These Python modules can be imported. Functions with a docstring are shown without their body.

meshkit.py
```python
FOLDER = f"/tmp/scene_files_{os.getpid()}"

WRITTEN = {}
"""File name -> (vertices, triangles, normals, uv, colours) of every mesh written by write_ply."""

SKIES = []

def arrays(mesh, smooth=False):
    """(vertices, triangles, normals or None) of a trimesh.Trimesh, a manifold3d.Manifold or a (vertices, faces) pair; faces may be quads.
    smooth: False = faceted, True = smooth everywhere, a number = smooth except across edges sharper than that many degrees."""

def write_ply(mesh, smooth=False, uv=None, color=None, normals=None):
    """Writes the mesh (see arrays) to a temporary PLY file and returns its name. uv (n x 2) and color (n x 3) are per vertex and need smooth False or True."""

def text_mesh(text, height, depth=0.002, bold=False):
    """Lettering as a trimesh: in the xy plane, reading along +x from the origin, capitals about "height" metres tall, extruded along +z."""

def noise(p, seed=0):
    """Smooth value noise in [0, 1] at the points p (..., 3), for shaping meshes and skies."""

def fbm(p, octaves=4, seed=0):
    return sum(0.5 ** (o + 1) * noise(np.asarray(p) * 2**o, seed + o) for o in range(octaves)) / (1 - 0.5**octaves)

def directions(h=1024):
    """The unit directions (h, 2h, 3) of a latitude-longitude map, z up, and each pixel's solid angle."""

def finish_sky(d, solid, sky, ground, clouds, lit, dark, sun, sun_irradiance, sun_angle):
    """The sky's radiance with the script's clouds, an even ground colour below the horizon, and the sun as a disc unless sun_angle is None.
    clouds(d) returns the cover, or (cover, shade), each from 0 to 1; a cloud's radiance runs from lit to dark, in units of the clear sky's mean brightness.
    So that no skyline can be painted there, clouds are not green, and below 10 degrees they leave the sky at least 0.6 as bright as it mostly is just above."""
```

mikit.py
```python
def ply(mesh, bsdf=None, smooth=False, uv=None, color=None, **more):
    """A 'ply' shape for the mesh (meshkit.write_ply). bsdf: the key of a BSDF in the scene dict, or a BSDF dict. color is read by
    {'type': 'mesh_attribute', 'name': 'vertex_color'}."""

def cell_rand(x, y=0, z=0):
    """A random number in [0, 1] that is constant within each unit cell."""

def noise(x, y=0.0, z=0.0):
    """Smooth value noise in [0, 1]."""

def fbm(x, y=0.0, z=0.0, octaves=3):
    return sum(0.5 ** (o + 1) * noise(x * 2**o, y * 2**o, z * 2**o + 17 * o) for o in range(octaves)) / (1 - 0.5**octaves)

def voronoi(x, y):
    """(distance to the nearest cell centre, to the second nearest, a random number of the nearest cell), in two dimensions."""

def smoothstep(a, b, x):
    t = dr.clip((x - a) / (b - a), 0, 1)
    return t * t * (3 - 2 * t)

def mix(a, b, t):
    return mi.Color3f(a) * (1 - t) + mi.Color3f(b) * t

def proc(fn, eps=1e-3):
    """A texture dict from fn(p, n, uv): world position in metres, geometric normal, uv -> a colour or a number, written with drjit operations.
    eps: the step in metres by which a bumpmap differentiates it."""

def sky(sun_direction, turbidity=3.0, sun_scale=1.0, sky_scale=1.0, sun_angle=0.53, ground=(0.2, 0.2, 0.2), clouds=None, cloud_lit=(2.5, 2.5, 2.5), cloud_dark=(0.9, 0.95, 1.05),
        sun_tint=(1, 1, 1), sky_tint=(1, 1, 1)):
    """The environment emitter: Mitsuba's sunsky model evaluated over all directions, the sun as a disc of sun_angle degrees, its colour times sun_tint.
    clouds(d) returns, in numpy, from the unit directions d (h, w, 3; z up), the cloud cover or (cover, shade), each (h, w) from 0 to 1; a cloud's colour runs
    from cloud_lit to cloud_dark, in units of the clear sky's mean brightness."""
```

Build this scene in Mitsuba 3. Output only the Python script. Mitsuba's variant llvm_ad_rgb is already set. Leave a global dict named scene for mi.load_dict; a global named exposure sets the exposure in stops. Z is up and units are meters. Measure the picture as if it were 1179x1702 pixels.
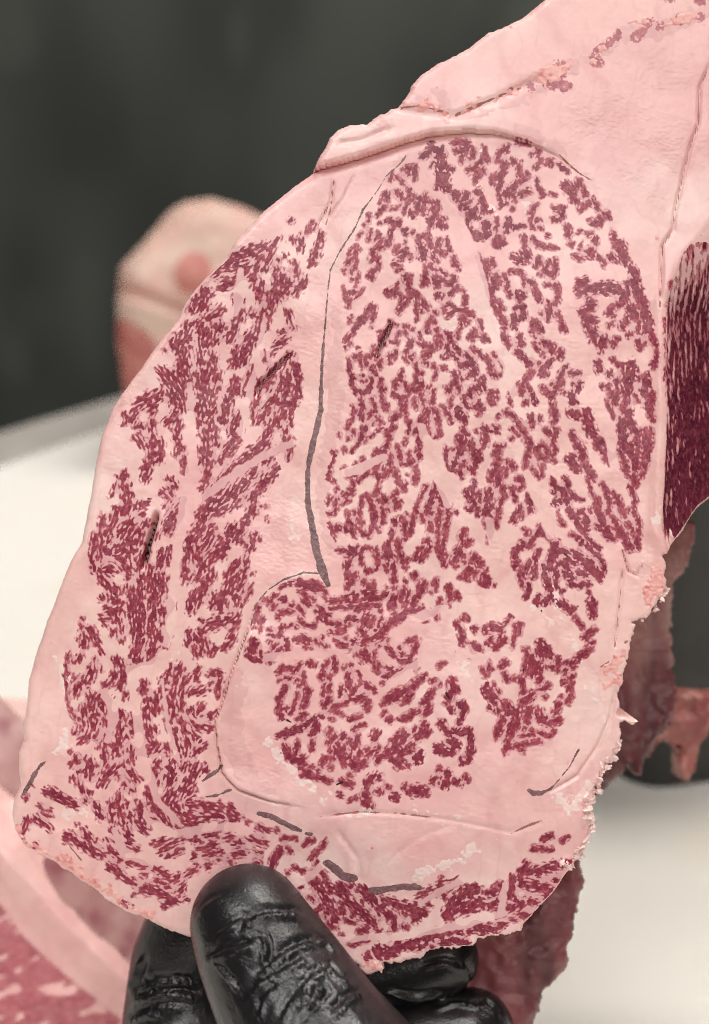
import math
import numpy as np, trimesh, mitsuba as mi, drjit as dr, mikit, meshkit, manifold3d, shapely
from scipy import ndimage as ndi
from scipy.sparse import coo_matrix
from scipy.sparse.csgraph import connected_components

scene, labels = {"type": "scene"}, {}
exposure = 0.04

# ------------------------------------------------------------------ camera and light
S = 0.00012                       # metres per unit of the steak's own plane
DIST, PITCH, HIGH = 0.28, 25.0, 0.30
CP, SP = math.cos(math.radians(PITCH)), math.sin(math.radians(PITCH))
RIGHT, UP, FWD = np.array([1., 0, 0]), np.array([0, SP, CP]), np.array([0, CP, -SP])
CAM = np.array([0., 0, HIGH])
FACE = CAM + FWD * DIST           # middle of the steak's cut face
DPX = DIST / S
scene["camera"] = {"type": "thinlens", "fov": 2 * math.degrees(math.atan(589.5 * S / DIST)), "fov_axis": "x", "near_clip": 0.01, "far_clip": 20.0,
                   "aperture_radius": 0.0023, "focus_distance": DIST,
                   "to_world": mi.ScalarTransform4f().look_at(CAM.tolist(), (CAM + FWD).tolist(), UP.tolist())}

def lamp(key, at, target, wx, wy, power, tint, label):
    scene[key] = {"type": "rectangle", "to_world": mi.ScalarTransform4f().look_at(at, target, [0.02, 1, 0.01]).scale([wx / 2, wy / 2, 1]),
                  "emitter": {"type": "area", "radiance": {"type": "rgb", "value": [power * t for t in tint]}}}
    labels[key] = {"label": label, "category": "ceiling light"}
lamp("ceiling_light", [-0.55, -0.55, 2.0], [-0.55, -0.5, 0], 1.3, 0.8, 9.5, (1.0, 0.975, 0.95), "long white ceiling light panel above and in front of the held steak")
lamp("ceiling_light_001", [0.7, 0.75, 2.1], [0.7, 0.8, 0], 1.2, 0.6, 16.0, (1.0, 0.96, 0.90), "added white light panel over the back of the table, brightening the board")  # added lamp, brightens the board and the beef at the back
lamp("ceiling_light_002", [0.35, -1.6, 1.75], [0.1, -0.2, 0.2], 1.4, 0.8, 6.0, (1.0, 0.965, 0.93), "added white fill panel behind the holder, tilted towards the steak")  # added low fill, lights the cut face from behind the camera

# ------------------------------------------------------------------ helpers
def world(u, v, z, z0=0.0):
    """Point of a flat thing whose plane lies parallel to the cut face, z0 units nearer than it."""
    k = (DPX - z0) / DPX
    X, Y, Z = (np.asarray(u, float) - 589.5) * k * S, (851 - np.asarray(v, float)) * k * S, (np.asarray(z, float) * k + z0) * S
    return FACE + X[..., None] * RIGHT + Y[..., None] * UP - Z[..., None] * FWD

def local(p):
    q = p - mi.Point3f(*[float(c) for c in FACE])
    u = dr.dot(q, mi.Vector3f(*[float(c) for c in RIGHT])) / S + 589.5
    v = 851 - dr.dot(q, mi.Vector3f(*[float(c) for c in UP])) / S
    return u, v

def add(key, mesh, bsdf, smooth=True, **tags):
    n, base = 0, key
    while key in scene:
        n += 1; key = f"{base}_{n:03d}"
    scene[key] = mikit.ply(mesh, bsdf, smooth)
    if tags: labels[key] = tags
    return key

def ss(a, b, x):
    t = np.clip((x - a) / (b - a), 0, 1); return t * t * (3 - 2 * t)

def near_line(U, V, P, signed=False):
    """Distance to a polyline (and, signed, which side: positive on its left hand in u, v)."""
    P = np.asarray(P, float); best = np.full(U.shape, 1e9); side = np.zeros(U.shape)
    along = np.zeros(U.shape); run = 0.0
    for a, b in zip(P[:-1], P[1:]):
        d = b - a; L = math.hypot(*d)
        t = np.clip(((U - a[0]) * d[0] + (V - a[1]) * d[1]) / L**2, 0, 1)
        q = np.hypot(U - a[0] - t * d[0], V - a[1] - t * d[1])
        on = q < best
        best = np.where(on, q, best); along = np.where(on, run + t * L, along)
        if signed: side = np.where(on, np.sign((U - a[0]) * d[1] - (V - a[1]) * d[0]), side)
        run += L
    return (best * np.where(side == 0, 1, side), along / run) if signed else (best, along / run)

# ------------------------------------------------------------------ materials
def principled(key, fn, rough, bump=None, height=0.0, spec=0.5, eps=1e-4, **more):
    b = {"type": "principled", "base_color": mikit.proc(fn) if callable(fn) else {"type": "rgb", "value": list(fn)}, "roughness": rough if not callable(rough) else mikit.proc(rough), "specular": spec, **more}
    if bump is not None:
        b = {"type": "bumpmap", "nested": b, "tex": mikit.proc(bump, eps), "scale": height}
    scene[key] = {"type": "twosided", "b": b} if "spec_trans" not in more else b

def tone(a, b, c, f1, f2):
    """Two colours mixed by broad mottling and a third in small specks."""
    def fn(p, n, uv):
        x, y, z = p.x * f1, p.y * f1, p.z * f1
        t = mikit.smoothstep(0.3, 0.7, mikit.fbm(x, y, z, 3))
        k = mikit.smoothstep(0.45, 0.85, mikit.fbm(p.x * f2 + 7, p.y * f2, p.z * f2, 2))
        return mikit.mix(mikit.mix(a, b, t), c, k)
    return fn

def fat_tone(pale, pink, deep, warm):
    """Fat: broad drifts from pale to pink, faint veils, specks."""
    def fn(p, n, uv):
        t = mikit.smoothstep(0.34, 0.66, mikit.fbm(p.x * 38, p.y * 38, p.z * 38, 3))
        w = mikit.smoothstep(0.40, 0.70, mikit.fbm(p.x * 21 + 9, p.y * 21, p.z * 21 + 4, 2))
        veil = mikit.smoothstep(0.80, 0.98, 1 - dr.abs(2 * mikit.fbm(p.x * 90 + 3, p.y * 90, p.z * 55, 3) - 1))
        grain = mikit.fbm(p.x * 1300, p.y * 1300, p.z * 1300, 2)
        c = mikit.mix(mikit.mix(pale, pink, t), warm, w * 0.6)
        fine = mikit.smoothstep(0.86, 0.99, 1 - dr.abs(2 * mikit.fbm(p.x * 260, p.y * 200 + 2, p.z * 120, 2) - 1))
        return mikit.mix(c, deep, veil * 0.26 + fine * 0.13) * (0.955 + 0.09 * grain)
    return fn
def lean_tone(a, b, c, thread):
    """Lean: fibres drifting between two reds, with hair-fine pale threads of fat."""
    def fn(p, n, uv):
        t = mikit.smoothstep(0.3, 0.7, mikit.fbm(p.x * 170, p.y * 170, p.z * 170, 3))
        k = mikit.smoothstep(0.4, 0.75, mikit.fbm(p.x * 900 + 7, p.y * 900, p.z * 900, 2))
        th = mikit.smoothstep(0.86, 0.99, 1 - dr.abs(2 * mikit.fbm(p.x * 1100, p.y * 1100, p.z * 600 + 5, 2) - 1))
        return mikit.mix(mikit.mix(mikit.mix(a, b, t), c, k * .8), thread, th * .22)
    return fn
def fat_bump(p, n, uv):
    return 0.22 * mikit.fbm(p.x * 300, p.y * 300, p.z * 300, 2) + 0.5 * mikit.fbm(p.x * 1900, p.y * 1900, p.z * 1900, 2)
def meat_bump(p, n, uv):
    return mikit.fbm(p.x * 1500, p.y * 1500, p.z * 1500, 3)
def glove_bump(p, n, uv):
    a = mikit.fbm(p.x * 1900, p.y * 1900, p.z * 1900, 3)
    return 1 - dr.abs(2 * a - 1)

principled("fat_skin", fat_tone((.785, .545, .505), (.745, .415, .40), (.60, .27, .27), (.78, .49, .445)), 0.36, fat_bump, 0.00016, clearcoat=0.25, clearcoat_gloss=0.8)
principled("muscle_fat", fat_tone((.68, .405, .40), (.635, .335, .345), (.52, .22, .235), (.675, .38, .365)), 0.36, fat_bump, 0.00006)
principled("fleck_rim", tone((.45, .155, .175), (.41, .13, .155), (.50, .19, .205), 300, 1500), 0.36, meat_bump, 0.00005)
principled("lean", lean_tone((.315, .053, .078), (.26, .038, .062), (.375, .075, .10), (.55, .22, .23)), 0.33, meat_bump, 0.00006, spec=0.3)
principled("lean_deep", lean_tone((.225, .029, .051), (.178, .021, .041), (.275, .042, .066), (.55, .22, .23)), 0.33, meat_bump, 0.00006, spec=0.3)
principled("lean_soft", lean_tone((.335, .068, .090), (.285, .048, .070), (.39, .095, .115), (.55, .22, .23)), 0.34, meat_bump, 0.00006, spec=0.3)
scene["lean_dark"] = {"type": "twosided", "b": {"type": "diffuse", "reflectance": mikit.proc(lean_tone((.115, .016, .034), (.075, .010, .023), (.17, .030, .050), (.40, .14, .15)))}}
principled("blush", tone((.62, .305, .315), (.59, .275, .29), (.66, .34, .34), 80, 700), 0.37, fat_bump, 0.00005)
principled("gristle", tone((.20, .10, .105), (.135, .066, .072), (.29, .155, .15), 500, 2600), 0.42, meat_bump, 0.00014)
principled("crease_line", (.36, .135, .125), 0.45)
principled("crack_shade_red", (.030, .005, .010), 0.4)  # near-black red: shade inside the cracks put into the flesh colour
principled("block_lean", lean_tone((.42, .12, .14), (.34, .08, .10), (.50, .17, .18), (.6, .3, .3)), 0.4)
principled("shaded_mauve", tone((.36, .17, .165), (.42, .24, .22), (.25, .075, .09), 45, 160), 0.45)  # greyed lean, with the shadow of the held steak in its colour
principled("pink_fat", fat_tone((.71, .43, .41), (.685, .385, .375), (.56, .25, .25), (.70, .41, .385)), 0.36, fat_bump, 0.00016)
principled("blood_fat", tone((.74, .34, .31), (.77, .42, .375), (.60, .20, .19), 240, 1100), 0.34, fat_bump, 0.0003)
principled("white_fat", tone((.77, .575, .535), (.745, .52, .485), (.79, .62, .58), 300, 1500), 0.5, fat_bump, 0.0003)
principled("dry_fat", tone((.62, .42, .345), (.60, .355, .30), (.60, .44, .36), 22, 60), 0.5)
principled("dry_lean", tone((.48, .17, .14), (.40, .12, .11), (.55, .25, .2), 40, 150), 0.5)
def flesh_tone(p, n, uv):
    """Hanging flesh: long soft streaks of dark lean, red lean and greyish membrane."""
    t = mikit.smoothstep(.3, .7, mikit.fbm(p.x * 150, p.y * 60, p.z * 26, 3)); k = mikit.smoothstep(.5, .75, mikit.fbm(p.x * 110 + 4, p.y * 40, p.z * 22, 3))
    return mikit.mix(mikit.mix((.085, .020, .026), (.22, .062, .065), t), (.36, .20, .18), k * .7)
principled("raw_flesh", flesh_tone, 0.45, fat_bump, 0.0003)
principled("torn_flesh", tone((.33, .11, .092), (.24, .065, .060), (.42, .19, .16), 60, 240), 0.45, fat_bump, 0.0004)
principled("added_tub_dark", tone((.026, .0255, .023), (.018, .018, .016), (.034, .032, .028), 20, 90), 0.5)  # near-black, for the added tub that stands for a shaded area
principled("nitrile", tone((.0105, .0098, .0108), (.009, .0084, .0092), (.013, .012, .013), 120, 500),
           lambda p, n, uv: 0.22 + 0.2 * mikit.fbm(p.x * 120, p.y * 120, p.z * 120, 3), glove_bump, 0.00006, spec=0.5)

# ------------------------------------------------------------------ setting
def wall_tone(p, n, uv):
    t = mikit.fbm(p.x * 6, p.z * 3.2, 1.5, 3)
    k = mikit.smoothstep(0.55, 0.75, mikit.fbm(p.x * 15 + 3, p.z * 9, 4.2, 2))
    v = mikit.smoothstep(0.45, 0.75, mikit.noise(p.x * 9 + 1, p.z * .8, 7.0))
    return mikit.mix(mikit.mix((.043, .0475, .041), (.078, .085, .073), mikit.smoothstep(.3, .7, t)), (.105, .109, .095), k * .45 + v * .25)
principled("wall_paint", wall_tone, 0.6)
principled("steel", tone((.35, .32, .295), (.30, .275, .255), (.40, .37, .34), 9, 60), 0.45)
def board_tone(p, n, uv):
    t = mikit.smoothstep(.35, .7, mikit.fbm(p.x * 6, p.y * 6, 0.3, 3))
    k = mikit.smoothstep(.55, .8, mikit.fbm(p.x * 16 + 5, p.y * 16, 2.0, 3))
    return mikit.mix(mikit.mix((.80, .775, .72), (.765, .735, .67), t), (.74, .65, .52), 0.45 * k)
def board_bump(p, n, uv):
    return mikit.fbm(p.x * 60, p.y * 900, 0.0, 2)
principled("board_plastic", board_tone, 0.42, board_bump, 0.0002)

def table_hit(u, v, z):
    d = FWD * DIST + RIGHT * (u - 589.5) * S + UP * (851 - v) * S
    return CAM + d * ((z - CAM[2]) / d[2])
def oriented_box(a, b, depth, before, after, z0, z1, chamfer):
    """A slab whose back edge runs along a to b (extended), reaching depth towards the camera."""
    e = (b - a)[:2]; e /= np.linalg.norm(e); n = np.array([e[1], -e[0]])
    p, q = a[:2] - e * before, a[:2] + e * after
    m = manifold3d.CrossSection([[p, p + n * depth, q + n * depth, q][::1]])
    if m.area() <= 0: m = manifold3d.CrossSection([[q, q + n * depth, p + n * depth, p]])
    lo = m.extrude(z1 - z0 - chamfer)
    hi = m.offset(-chamfer, manifold3d.JoinType.Miter).extrude(0.0001).translate([0, 0, z1 - z0 - 0.0001])
    return manifold3d.Manifold.batch_hull([lo, hi]).translate([0, 0, z0])
a, b = table_hit(0, 770, 0.0), table_hit(200, 700, 0.0)
key = add("cutting_board", oriented_box(a, b, 1.1, 0.9, 1.9, -0.020, 0.0, 0.004), "board_plastic", 30, label="large white plastic cutting board under the meat", category="cutting board")
a, b = table_hit(0, 714, -0.0215), table_hit(200, 655, -0.0215)
add("work_table", oriented_box(a, b, 2.0, 1.3, 2.6, -0.06, -0.0215, 0.004), "steel", 30, label="grey steel work table seen as a strip behind the white board", category="table")
wallmesh = trimesh.creation.box(extents=[8, 0.1, 5]); wallmesh.apply_translation([0, 1.75, 1.2])
add("wall", wallmesh, "wall_paint", False, kind="structure")
floor = trimesh.creation.box(extents=[8, 6, 0.05]); floor.apply_translation([0, -0.5, -0.925])
add("floor", floor, "wall_paint", False, kind="structure")

# ------------------------------------------------------------------ grids, contours, marbling
U0, V0, G = -20.0, -20.0, 1.22
NU, NV = 1052, 1428
UU, VV = np.meshgrid(np.arange(NU) * G + U0, np.arange(NV) * G + V0)

def contour_mesh(F, level=0.0):
    """Triangles of the region F > level on the unit grid: (x, y positions in cells, faces)."""
    F = F - level; nv, nu = F.shape
    inside = F > 0
    node = np.arange(nv * nu).reshape(nv, nu)
    hx = np.clip(F[:, :-1] / np.where(F[:, :-1] == F[:, 1:], 1, F[:, :-1] - F[:, 1:]), 0.02, 0.98)
    vx = np.clip(F[:-1] / np.where(F[:-1] == F[1:], 1, F[:-1] - F[1:]), 0.02, 0.98)
    jj, ii = np.mgrid[0:nv, 0:nu]
    X = np.concatenate([ii.ravel().astype(float), (ii[:, :-1] + hx).ravel(), ii[:-1].ravel().astype(float)])
    Y = np.concatenate([jj.ravel().astype(float), jj[:, :-1].ravel().astype(float), (jj[:-1] + vx).ravel()])
    H = nv * nu + np.arange(nv * (nu - 1)).reshape(nv, nu - 1)
    V = nv * nu + nv * (nu - 1) + np.arange((nv - 1) * nu).reshape(nv - 1, nu)
    c = [node[:-1, :-1], node[:-1, 1:], node[1:, 1:], node[1:, :-1]]
    e = [H[:-1], V[:, 1:], H[1:], V[:, :-1]]            # edges 0-1, 1-2, 3-2, 0-3
    case = sum((inside[s].astype(int) << k) for k, s in enumerate([np.s_[:-1, :-1], np.s_[:-1, 1:], np.s_[1:, 1:], np.s_[1:, :-1]]))
    faces = []
    for m in range(1, 16):
        sel = case == m
        if not sel.any(): continue
        polys, ring = [], []
        if m in (5, 10):
            for k in (0, 2) if m == 5 else (1, 3):
                polys.append([c[k], e[k], e[k - 1]])
        else:
            for k in range(4):
                i0, i1 = (m >> k) & 1, (m >> (k + 1) % 4) & 1
                if i0: ring.append(c[k])
                if i0 != i1: ring.append(e[k])
            polys.append(ring)
        for r in polys:
            for t in range(1, len(r) - 1):
                faces.append(np.stack([r[0][sel], r[t + 1][sel], r[t][sel]], 1))
    f = np.concatenate(faces)
    used, inv = np.unique(f, return_inverse=True)
    return X[used], Y[used], inv.reshape(-1, 3)

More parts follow.
